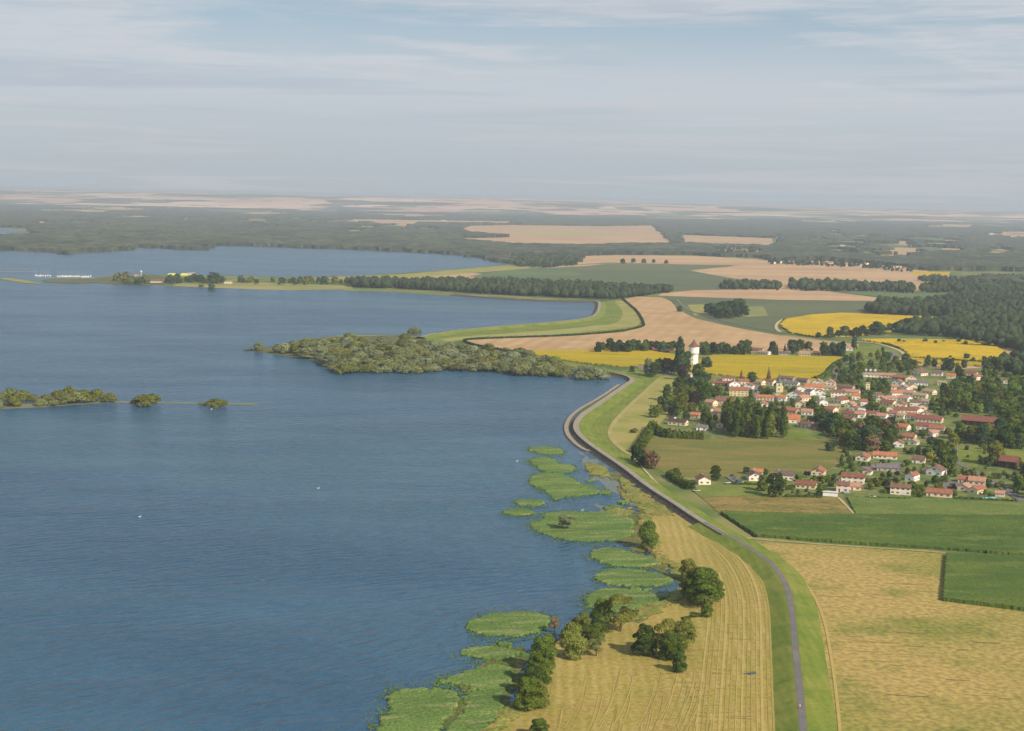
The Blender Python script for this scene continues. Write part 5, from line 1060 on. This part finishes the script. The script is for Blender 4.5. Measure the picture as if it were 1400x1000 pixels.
for x, y, lb in [(707, 631, 'white swan swimming left of the small reed beds'), (796, 698, 'white swan between the reed islet and the wide reed bed'), (435, 668, 'white swan alone in the middle of the lake'), (191, 707, 'white swan alone far out on the left of the lake'),
                 (289, 560, 'white swan beside the rightmost islet bush')]: swan(x, y, lb)
# cyclist on the dike road
def cyclist():
    p = G(1093.5, 969, HC + .1); mt = mat('bike_metal', (.08, .08, .09), rough=.4)
    b = link(bpy.data.objects.new('bicycle', None)); b.location = p; b.rotation_euler = (0, 0, math.radians(96))
    for xx in (-.52, .52):
        m = MB()
        for i in range(20):
            a0, a1 = 2 * math.pi * i / 20, 2 * math.pi * (i + 1) / 20; m.tube((math.cos(a0) * .33, 0, math.sin(a0) * .33), (math.cos(a1) * .33, 0, math.sin(a1) * .33), .022, .022, 5, cap=False)
        for i in range(8): a0 = math.pi * i / 4; m.tube((0, 0, 0), (math.cos(a0) * .32, 0, math.sin(a0) * .32), .004, .004, 3)
        o = m.build('wheel', mt, b); o.location = (xx, 0, .35)
    m = MB()
    for a, c in (((-.52, 0, .35), (-.08, 0, .32)), ((-.52, 0, .35), (-.2, 0, .78)), ((-.08, 0, .32), (-.22, 0, .86)), ((-.2, 0, .78), (.34, 0, .82)), ((-.08, 0, .32), (.36, 0, .75)), ((.52, 0, .35), (.33, 0, .95))): m.tube(a, c, .02, .02, 6)
    m.build('frame', mt, b); m = MB(); m.box(-.36, -.1, -.07, .07, .88, .94); m.build('saddle', mt, b); m = MB(); m.tube((.33, -.28, 1.0), (.33, .28, 1.0), .016, .016, 6); m.build('handlebar', mt, b)
    setp(b, 'dark bicycle ridden along the grey dike road', 'bicycle')
    # rider: one skinned body
    J = [(-.2, 0, .98), (-.1, 0, 1.2), (.05, 0, 1.42), (.12, 0, 1.52), (.18, 0, 1.66), (.2, 0, 1.76), (.07, -.2, 1.42), (.2, -.26, 1.2), (.34, -.24, 1.03), (.07, .2, 1.42), (.2, .26, 1.2), (.34, .24, 1.03), (-.2, -.1, .95), (.14, -.12, .78), (-.02, -.12, .38), (.12, -.12, .32), (-.2, .1, .95), (.1, .12, .62), (-.12, .12, .2), (.02, .12, .14)]
    E = [(0, 1), (1, 2), (2, 3), (3, 4), (4, 5), (2, 6), (6, 7), (7, 8), (2, 9), (9, 10), (10, 11), (0, 12), (12, 13), (13, 14), (14, 15), (0, 16), (16, 17), (17, 18), (18, 19)]
    Rr = [.15, .15, .16, .06, .09, .09, .07, .05, .035, .07, .05, .035, .1, .075, .05, .04, .1, .075, .05, .04]
    me = bpy.data.meshes.new('person'); me.from_pydata(J, E, []); o = obj('person', me); o.location = p; o.rotation_euler = b.rotation_euler
    sk = o.modifiers.new('skin', 'SKIN')
    for v, r_ in zip(me.skin_vertices[0].data, Rr): v.radius = (r_, r_)
    me.skin_vertices[0].data[0].use_root = True; o.modifiers.new('sub', 'SUBSURF').render_levels = 2
    me.materials.append(mat('cycling_clothes', (.60, .56, .48)))
    setp(o, 'person in light clothes riding a bicycle along the dike road', 'person')
    m = MB(); m.lathe([(.115, 0), (.12, .05), (.10, .11), (.05, .15), (.001, .16)], 12); hm = m.build('helmet', m_frame, o); hm.location = (.19, 0, 1.72)
cyclist()

# ------------------------------------------------------------------ hedges
def hedge(px, hpx_m, wm, colr, label, z0=0.1, leaf=.38, n_per=9, name='hedge'):
    r = np.random.RandomState(len(px) + int(px[0][0])); w = [G(a.x, a.y, z0) for a in chaikin(px, 1, False)]; C_ = []; Nn = []; 
    for a, b in zip(w[:-1], w[1:]):
        L_ = (b - a).length; d = (b - a).normalized(); k = int(L_ * n_per * (wm + hpx_m) / 3)
        t = r.uniform(0, L_, k); ang = r.uniform(0, math.pi, k); jit = r.uniform(.8, 1.12, k) * (1 + .22 * np.sin((t + a.x) * .9) * np.sin(t * .37 + 1))
        off = np.cos(ang) * wm / 2 * jit; zz = np.abs(np.sin(ang)) ** .5 * hpx_m * jit
        zz = np.where(r.rand(k) < .45, zz * r.uniform(.1, 1, k), zz)
        px_ = a.x + d.x * t - d.y * off; py_ = a.y + d.y * t + d.x * off
        C_.append(np.stack([px_, py_, zz + z0], 1)); Nn.append(unit(np.stack([-d.y * np.cos(ang), d.x * np.cos(ang), np.sin(ang) + .1], 1) + r.normal(size=(k, 3)) * .4))
    c = np.concatenate(C_); n = np.concatenate(Nn); V, Fq = quads(c, n, leaf * r.uniform(.7, 1.3, len(c)), r)
    cl = .85 + .3 * vnoise(c[:, 0], c[:, 1], 4, 2); T = np.repeat(cl * r.uniform(.8, 1.2, len(c)), 4)[:, None] * np.ones(3)
    o = obj(name, mesh_np(name, V, Fq, LEAF, T)); o.color = (*LEAFC[colr], 1); setp(o, label, 'hedge'); return o
hedge([(851, 409), (860, 417), (872, 427), (881, 444), (877, 448), (850, 454), (775, 460), (675, 463), (637, 465), (634, 468), (650, 473), (682, 479), (705, 482)], 2.4, 3.5, 'deep', 'dark thin hedge bending round the stubble field by the second dike', leaf=.8, n_per=3)
hedge([(893, 590), (905, 598), (935, 600), (962, 601)], 6.5, 6, 'green', 'thick green hedge below the long peach house', leaf=.6, n_per=10)
hedge([(893, 586), (884, 600), (876, 612), (872, 620)], 6, 7, 'green', 'sloping green hedge beside the yellow grass', leaf=.6, n_per=10)
hedge([(914, 651), (924, 659), (938, 667), (946, 670)], 4.5, 5.5, 'green', 'short dark hedge left of the lone front house', leaf=.5, n_per=11)
hedge([(1000, 662), (1020, 663), (1050, 665)], 1.6, 2.5, 'dark', 'low hedge in front of the second cream gabled house')
hedge([(1072, 680), (1100, 680), (1124, 681)], 1.8, 2.5, 'dark', 'low hedge in front of the low yellow house')
hedge([(1182, 682), (1215, 683), (1245, 684)], 1.7, 2.5, 'green', 'low hedge in front of the tall cream house')
hedge([(1303, 684), (1330, 685), (1375, 687), (1390, 688)], 2.2, 3, 'dark', 'dark hedge below the right front cluster')
hedge([(1180, 660), (1200, 659), (1218, 658)], 2.6, 4, 'dark', 'straight dark hedge behind the tall cream house')
hedge([(1240, 668), (1262, 668)], 2.8, 5, 'green', 'green hedge right of the tall cream house')
hedge([(1183, 570), (1195, 575), (1215, 580)], 3, 4, 'green', 'green hedge left of the lower main street')
hedge([(1072, 437), (1066, 446), (1085, 458), (1117, 462)], 1.6, 3, 'dark', 'dark hedge round the left end of the curved sunflower field', leaf=.8, n_per=3)
hedge([(1205, 469), (1218, 474), (1236, 479), (1244, 487), (1300, 493), (1360, 496)], 1.6, 3, 'dark', 'dark hedge along the left and foot of the right sunflower field', leaf=.8, n_per=3)
hedge([(987, 703.5), (1010, 719), (1034, 735)], 1.2, 2.0, 'dark', 'dark weedy strip along the dike end of the corn field')
hedge([(1113, 520), (1128, 516), (1140, 500), (1160, 491)], 3.5, 6, 'green', 'green hedge along the right side of the big sunflower field', leaf=.8, n_per=5)

# ------------------------------------------------------------------ groves and gardens
GR = ['green', 'green', 'dark', 'olive', 'blue']; RO = ['round', 'round', 'oval', 'round']
grove('the grove left of the village', [(930, 520), (950, 508), (975, 522), (983, 540), (972, 562), (965, 582), (935, 574), (905, 572), (896, 566), (912, 548)], 44, (13, 25), (.65, .95), RO, GR + ['purple', 'fresh'], mind=6)
grove('the poplar plantation', [(987, 584), (1000, 576), (1070, 586), (1074, 600), (1030, 601), (1000, 598)], 64, (28, 37), (.72, .95), ['poplar'], ['green', 'olive', 'dark', 'green'], mind=4, avoid=False)
grove('the garden wood behind the front row', [(1130, 580), (1180, 585), (1228, 585), (1243, 612), (1232, 620), (1196, 618), (1165, 618), (1150, 606), (1136, 598)], 46, (16, 26), (.7, 1.0), RO, GR + ['deep', 'brown', 'deep'], mind=6)
grove('the wood in the middle of the village', [(1085, 562), (1112, 556), (1140, 562), (1158, 580), (1128, 592), (1112, 575), (1095, 575)], 20, (11, 19), (.7, 1.0), RO, GR, mind=6)
grove('the right grove', [(1290, 530), (1340, 532), (1420, 520), (1430, 596), (1395, 594), (1368, 570), (1330, 566), (1290, 562)], 95, (14, 24), (.75, 1.05), RO, GR + ['fresh', 'olive'], shared=True, mind=8)
grove('the right grove edge', [(1300, 600), (1330, 594), (1366, 590), (1400, 606), (1395, 616), (1350, 612), (1318, 604)], 16, (20, 30), (.75, 1.0), RO, GR, mind=9)
grove('the thicket at the right edge', [(1372, 662), (1382, 650), (1420, 640), (1450, 700), (1400, 682)], 12, (18, 28), (.8, 1.0), RO, ['dark', 'green', 'deep'], mind=8)
grove('the front gardens', [(1000, 648), (1060, 648), (1120, 655), (1190, 640), (1300, 640), (1360, 652), (1362, 678), (1250, 676), (1190, 676), (1080, 678), (1060, 664)], 34, (6, 13), (.75, 1.2), ['round', 'bush', 'oval', 'round'], GR + ['fresh', 'purple'], mind=8)
grove('the gardens below the main street', [(1245, 612), (1300, 612), (1306, 630), (1300, 645), (1262, 640), (1240, 626)], 20, (9, 18), (.75, 1.0), RO, GR + ['yellow'], mind=7)
grove('the main street gardens', [(1170, 540), (1210, 528), (1262, 545), (1290, 560), (1290, 572), (1250, 560), (1220, 552), (1190, 558), (1180, 575), (1160, 560)], 24, (6, 12), (.8, 1.1), RO, GR + ['fresh'], mind=7)
grove('the gardens by the camper vans', [(1160, 492), (1240, 492), (1245, 508), (1215, 526), (1150, 528), (1135, 524), (1150, 512), (1145, 500)], 32, (7, 15), (.75, 1.0), RO, GR, mind=6)
grove('the gardens around the church', [(1000, 530), (1060, 528), (1108, 532), (1130, 548), (1110, 556), (1060, 556), (1040, 568), (1000, 560)], 22, (5, 11), (.8, 1.1), RO, GR + ['fresh'], mind=7)
grove('the gardens before the poplars', [(955, 568), (985, 570), (990, 582), (978, 590), (955, 582)], 8, (7, 13), (.8, 1.1), RO, GR, mind=6)
grove('the grove above the left barn', [(812, 482), (815, 478), (865, 479), (895, 477), (930, 477), (930, 483), (880, 483), (812, 484)], 20, (12, 18), (.7, .95), RO, ['dark', 'green', 'deep', 'blue'], mind=5, avoid=False)
grove('the hamlet grove', [(958, 482), (1010, 481), (1060, 480), (1100, 479), (1155, 484), (1153, 490), (1100, 485), (1010, 486), (958, 486)], 40, (10, 18), (.75, 1.0), RO, ['dark', 'green', 'deep', 'blue'], mind=5)
grove('the clump above the stubble field', [(962, 432), (980, 424), (1015, 424), (1020, 434), (985, 437)], 16, (13, 19), (.9, 1.1), ['round'], ['dark', 'blue', 'deep'], mind=5, avoid=False)
grove('the lane side by the sunflowers', [(1115, 462), (1150, 460), (1200, 454), (1230, 452), (1215, 458), (1150, 464)], 14, (8, 17), (.9, 1.2), ['round'], ['dark', 'blue', 'deep'], mind=6, avoid=False)
grove('the foot of the right sunflower field', [(1255, 489), (1300, 491), (1370, 494), (1370, 497), (1260, 493)], 8, (5, 10), (.9, 1.2), ['round'], ['dark', 'blue'], mind=6, avoid=False)
grove('the top of the right sunflower field', [(1225, 468), (1360, 470), (1360, 472), (1225, 470)], 9, (4, 7), (1, 1.3), ['round'], ['dark', 'blue'], mind=6, avoid=False)
grove('the gardens right of the lane', [(1262, 500), (1360, 500), (1400, 505), (1400, 522), (1345, 530), (1300, 524)], 22, (10, 17), (.75, 1.0), RO, ['dark', 'green', 'blue', 'deep'], mind=8)
grove('the grass slope by the lane', [(1172, 482), (1215, 480), (1238, 500), (1212, 506), (1186, 494)], 12, (5, 9), (.8, 1.1), RO, GR, mind=6)
grove('the left thicket islet', [(-20, 552), (20, 547), (80, 545), (158, 548), (155, 552), (90, 555), (30, 556), (-20, 560)], 17, (9, 20), (1.1, 1.6), ['willow'], ['willow', 'olive', 'willow'], mind=9, avoid=False)
pen = [(372, 483), (405, 477), (470, 466), (560, 470), (640, 482), (700, 488), (770, 500), (832, 510), (832, 522), (770, 516), (700, 510), (640, 508), (560, 510), (480, 511), (450, 504), (430, 494)]
grove('the front of the peninsula thicket', [(432, 494), (470, 500), (560, 502), (640, 500), (740, 508), (832, 518), (790, 520), (740, 516), (640, 509), (560, 511), (500, 512), (470, 511), (446, 505)], 50, (10, 16), (1.4, 2.0), ['willow'], ['willow', 'grey', 'olive', 'willow'], mind=9, avoid=False)
grove('the peninsula', pen, 150, (9, 17), (1.3, 1.9), ['willow', 'willow', 'willow', 'round'], ['willow', 'grey', 'olive', 'willow', 'grey'], shared=True, mind=7, avoid=False)
grove('the tip of the peninsula', [(374, 481), (400, 474), (440, 470), (436, 490), (400, 487)], 9, (7, 14), (1.2, 1.6), ['willow', 'round'], ['willow', 'olive'], mind=7, avoid=False)
grove('the marina spit', [(150, 390), (160, 382), (200, 383), (204, 391), (160, 392)], 10, (8, 14), (.9, 1.2), ['round', 'willow'], ['willow', 'olive', 'blue'], mind=4, avoid=False)
grove('the marina car park', [(224, 388), (232, 384), (306, 386), (304, 389), (240, 389)], 16, (8, 12), (.9, 1.1), ['round'], ['blue', 'dark'], mind=4, avoid=False)
grove('the spit meadow', [(318, 387), (350, 386), (418, 386), (478, 388), (476, 391), (350, 389)], 18, (6, 12), (.9, 1.2), ['round'], ['olive', 'blue', 'green'], mind=5)
grove('the far side of the spit field', [(750, 361), (790, 361), (785, 365), (755, 365)], 6, (6, 9), (.9, 1.1), ['round'], ['dark'], mind=4, avoid=False)
grove('the far stubble field', [(850, 359), (920, 360), (920, 362), (850, 361)], 5, (3, 8), (1, 1.2), ['round'], ['dark'], mind=5, avoid=False)

grove('the far hamlet gardens', [(1050, 359), (1100, 360), (1210, 366), (1250, 372), (1240, 374), (1180, 367), (1100, 364), (1050, 362)], 60, (4, 7.5), (.9, 1.3), ['round'], ['dark', 'blue', 'deep'], shared=True, mind=3, avoid=False)
grove('the far village gardens', [(980, 341), (1045, 343), (1048, 349), (985, 348)], 26, (3.5, 6), (.9, 1.3), ['round'], ['dark', 'blue'], shared=True, mind=3, avoid=False)
# ------------------------------------------------------------------ nearer woods: merged masses of crowns
def wood(label, px, n, hm, colr, cat='wood', var=.36):
    r = np.random.RandomState(n); w = [(v.x, v.y) for v in world_poly(px)]; A = np.array(w); x0, y0 = A.min(0); x1, y1 = A.max(0); P = np.zeros((0, 2))
    while len(P) < n:
        q = np.stack([r.uniform(x0, x1, n * 2), r.uniform(y0, y1, n * 2)], 1); P = np.concatenate([P, q[inside(q, w)]])
    P = P[:n]; iv, if_ = ico(2); V = []; Fs = []; T = []; k = 0
    for i in range(n):
        hh = hm * r.uniform(1 - var, 1 + var); R = hh * r.uniform(.28, .46); a = r.uniform(0, 6.28)
        d = iv * (1 + r.uniform(-.22, .22, (len(iv), 1))) * np.array([R, R, hh * .46]); d = d + np.array([P[i, 0], P[i, 1], hh * .55])
        tn = r.uniform(.66, 1.3); V.append(d); T.append(np.repeat(tn, len(iv))); 
        dirs = unit(r.normal(size=(26, 3))); dirs[:, 2] = np.abs(dirs[:, 2]) - .3
        c = np.array([P[i, 0], P[i, 1], hh * .55]) + dirs * np.array([R, R, hh * .48]) * 1.02
        qv, qf = quads(c, unit(dirs + r.normal(size=dirs.shape) * .5), np.full(len(c), hh * .085), r)
        V.append(qv); T.append(tn * np.repeat(r.uniform(.75, 1.3, len(c)), 4))
        Fs.append(np.stack([if_[:, 0], if_[:, 1], if_[:, 2], if_[:, 2]], 1)[:, :4] + k); k += len(iv); Fs.append(qf + k); k += len(qv)
    V = np.concatenate(V); T = np.concatenate(T)[:, None] * np.ones(3); Fa = np.concatenate(Fs)
    me = bpy.data.meshes.new('wood'); tri = Fa[:, 2] == Fa[:, 3]
    tot = np.where(tri, 3, 4).astype(np.int32); st = np.concatenate([[0], np.cumsum(tot)[:-1]]).astype(np.int32)
    mask = np.ones(Fa.shape, bool); mask[tri, 3] = False; li = Fa[mask].astype(np.int32)
    me.vertices.add(len(V)); me.vertices.foreach_set('co', V.astype(np.float32).ravel()); me.loops.add(len(li)); me.loops.foreach_set('vertex_index', li)
    me.polygons.add(len(Fa)); me.polygons.foreach_set('loop_start', st); me.polygons.foreach_set('loop_total', tot); me.materials.append(LEAF); me.update(calc_edges=True)
    ca = me.color_attributes.new('tint', 'FLOAT_COLOR', 'POINT'); tt = np.ones((len(V), 4), np.float32); tt[:, :3] = T; ca.data.foreach_set('color', tt.ravel())
    o = obj('wood', me); o.color = (*S(76, 90, 62, .62), 1); setp(o, label, cat, kind='stuff'); return o
wood('long wood along the shore between the spit meadow and the second dike', [(480, 388), (560, 389), (700, 390), (850, 396), (922, 400), (840, 410), (700, 404.5), (600, 398.5), (540, 395), (482, 394)], 1500, 15, 'dark')
wood('narrow tree belt in front of the far stubble field', [(985, 396.5), (1066, 397.5), (1064, 392), (992, 391)], 110, 14, 'blue')
wood('long dark tree belt across the pale stubble strips', [(1078, 396), (1110, 399), (1200, 399), (1249, 402), (1248, 395), (1160, 391), (1080, 389)], 320, 15, 'blue')
wood('tree belt right of the gap in the pale stubble', [(1259, 401), (1345, 403), (1460, 402), (1460, 388), (1330, 390), (1262, 394)], 420, 15, 'blue')
wood('broad dark wood right of the curved sunflower field', [(1180, 426), (1208, 414), (1245, 420), (1300, 412), (1340, 404), (1500, 396), (1500, 500), (1400, 495), (1395, 482), (1362, 474), (1290, 461), (1215, 457), (1240, 449), (1312, 442), (1312, 436), (1200, 431)], 3300, 15, 'dark')
wood('wood corner at the right below the tan field', [(1378, 496), (1500, 490), (1500, 530), (1400, 520), (1362, 504)], 260, 14, 'blue')
wood('dark wood round the far hamlet', [(1245, 383), (1345, 384), (1460, 380), (1460, 388), (1330, 390), (1300, 392)], 300, 13, 'blue')
wood('dark belt behind the pale far fields', [(700, 352), (745, 352), (790, 350), (785, 362), (745, 368), (700, 364)], 320, 15, 'blue')

# ------------------------------------------------------------------ scattered far houses
def far_houses(cluster, pts, wr=(6, 11)):
    for x, y in pts: h(x, y, rnd.uniform(*wr), rnd.uniform(3, 6), rnd.choice('eeg'), rnd.uniform(-15, 15), rnd.choice(['white', 'cream', 'stone']), rnd.choice(['tan', 'salmon', 'terracotta', 'brown']), 14, cluster=cluster, tiny=True, chim=False, wins=False, pitch=20)
far_houses('the far hamlet above the stubble', [(1056, 361), (1064, 358), (1076, 359.5), (1087, 357), (1099, 362), (1117, 359), (1135, 361), (1146, 363), (1163, 362), (1185, 362), (1197, 366), (1069, 360), (1110, 362), (1126, 362), (1154, 364.5), (1174, 364)], (4, 8))
far_houses('the far farm above the stubble', [(1212, 369), (1222, 366), (1228, 367), (1236, 363), (1232, 371)])
far_houses('the far village among the woods', [(986, 344), (994, 344), (1003, 341), (1006, 344.5), (1018, 343), (1026, 345), (1037, 346), (1042, 335)], (4, 8))
far_houses('the far hamlet by the right wood', [(1318, 384), (1328, 382), (1336, 384), (1342, 379), (1343, 366), (1352, 365)])
far_houses('the far town at the right', [(1330, 321), (1345, 322), (1356, 321), (1368, 323), (1380, 324), (1395, 326), (1390, 321)], (7, 12))
far_houses('the far farms above the gold fields', [(702, 306), (712, 305), (790, 308), (800, 309), (648, 304), (660, 305), (606, 302), (1142, 344), (1152, 337), (575, 297)], (4, 8))

# the many small trees and shrubs between the houses
VG = 'the village gardens'
for poly, n in (([(965, 520), (1130, 522), (1160, 560), (1125, 600), (1080, 575), (985, 575)], 90), ([(1130, 505), (1250, 498), (1290, 560), (1200, 580), (1160, 560)], 130), ([(1160, 560), (1290, 565), (1290, 600), (1240, 610), (1160, 600)], 60),
                ([(1150, 618), (1320, 600), (1400, 640), (1390, 682), (1100, 678), (1140, 640)], 150), ([(1280, 500), (1420, 495), (1440, 600), (1290, 600)], 130), ([(1000, 655), (1150, 655), (1140, 676), (1075, 676)], 26)):
    grove(VG, poly, n, (3.5, 9.5), (.8, 1.3), ['round', 'round', 'bush', 'oval'], GR + ['fresh', 'olive', 'green', 'fresh'], shared=True, mind=3.5)
plant_all()
# ------------------------------------------------------------------ every thing in a cluster gets a label of its own
ORD = ['first', 'second', 'third', 'fourth', 'fifth', 'sixth', 'seventh', 'eighth', 'ninth', 'tenth', 'eleventh', 'twelfth']
ROWS = {1: [''], 2: ['front half', 'back half'], 3: ['front row', 'middle row', 'back row'], 4: ['front row', 'second row', 'third row', 'back row'], 5: ['front row', 'second row', 'middle row', 'fourth row', 'back row'],
        6: ['front row', 'second row', 'third row', 'fourth row', 'fifth row', 'back row']}
for cl, it in REG.items():
    k = max(1, min(6, -(-len(it) // 12))); it.sort(key=lambda a: -a[1]); n = -(-len(it) // k)
    for r_ in range(k):
        row = sorted(it[r_ * n:(r_ + 1) * n], key=lambda a: a[0])
        for i, (x, y, o, look) in enumerate(row):
            w_ = 'leftmost' if i == 0 else 'rightmost' if i == len(row) - 1 else (ORD[i] + ' from left' if i < 12 else ORD[len(row) - 1 - i] + ' from right')
            rt = ROWS[k][r_]; o['label'] = f"{look}, {w_}{', ' + rt if rt else ''}, {cl}"; o['group'] = f"{o['category']}s, {cl}"
            if len(o['label'].split()) > 16: o['label'] = o['label'].replace(' the ', ' ')
            if len(o['label'].split()) > 16: o['label'] = o['label'].replace(' from left', '').replace(' from right', ' last')

# ------------------------------------------------------------------ haze
me = bpy.data.meshes.new('haze'); b = bmesh.new(); bmesh.ops.create_cube(b, size=1.0)
for v in b.verts: v.co = Vector((v.co.x * 60000, v.co.y * 50000 + 21000, v.co.z * 216 + 107))
b.to_mesh(me); b.free(); hm = bpy.data.materials.new('haze'); hm.use_nodes = True; t = hm.node_tree; t.nodes.clear()
o_ = nd('ShaderNodeOutputMaterial', t); pv = nd('ShaderNodeVolumePrincipled', t); pv.inputs['Color'].default_value = (.84, .92, 1.0, 1); pv.inputs['Density'].default_value = 6.3e-5; pv.inputs['Anisotropy'].default_value = 0.1
t.links.new(pv.outputs[0], o_.inputs['Volume']); me.materials.append(hm); setp(obj('haze', me), kind='stuff')
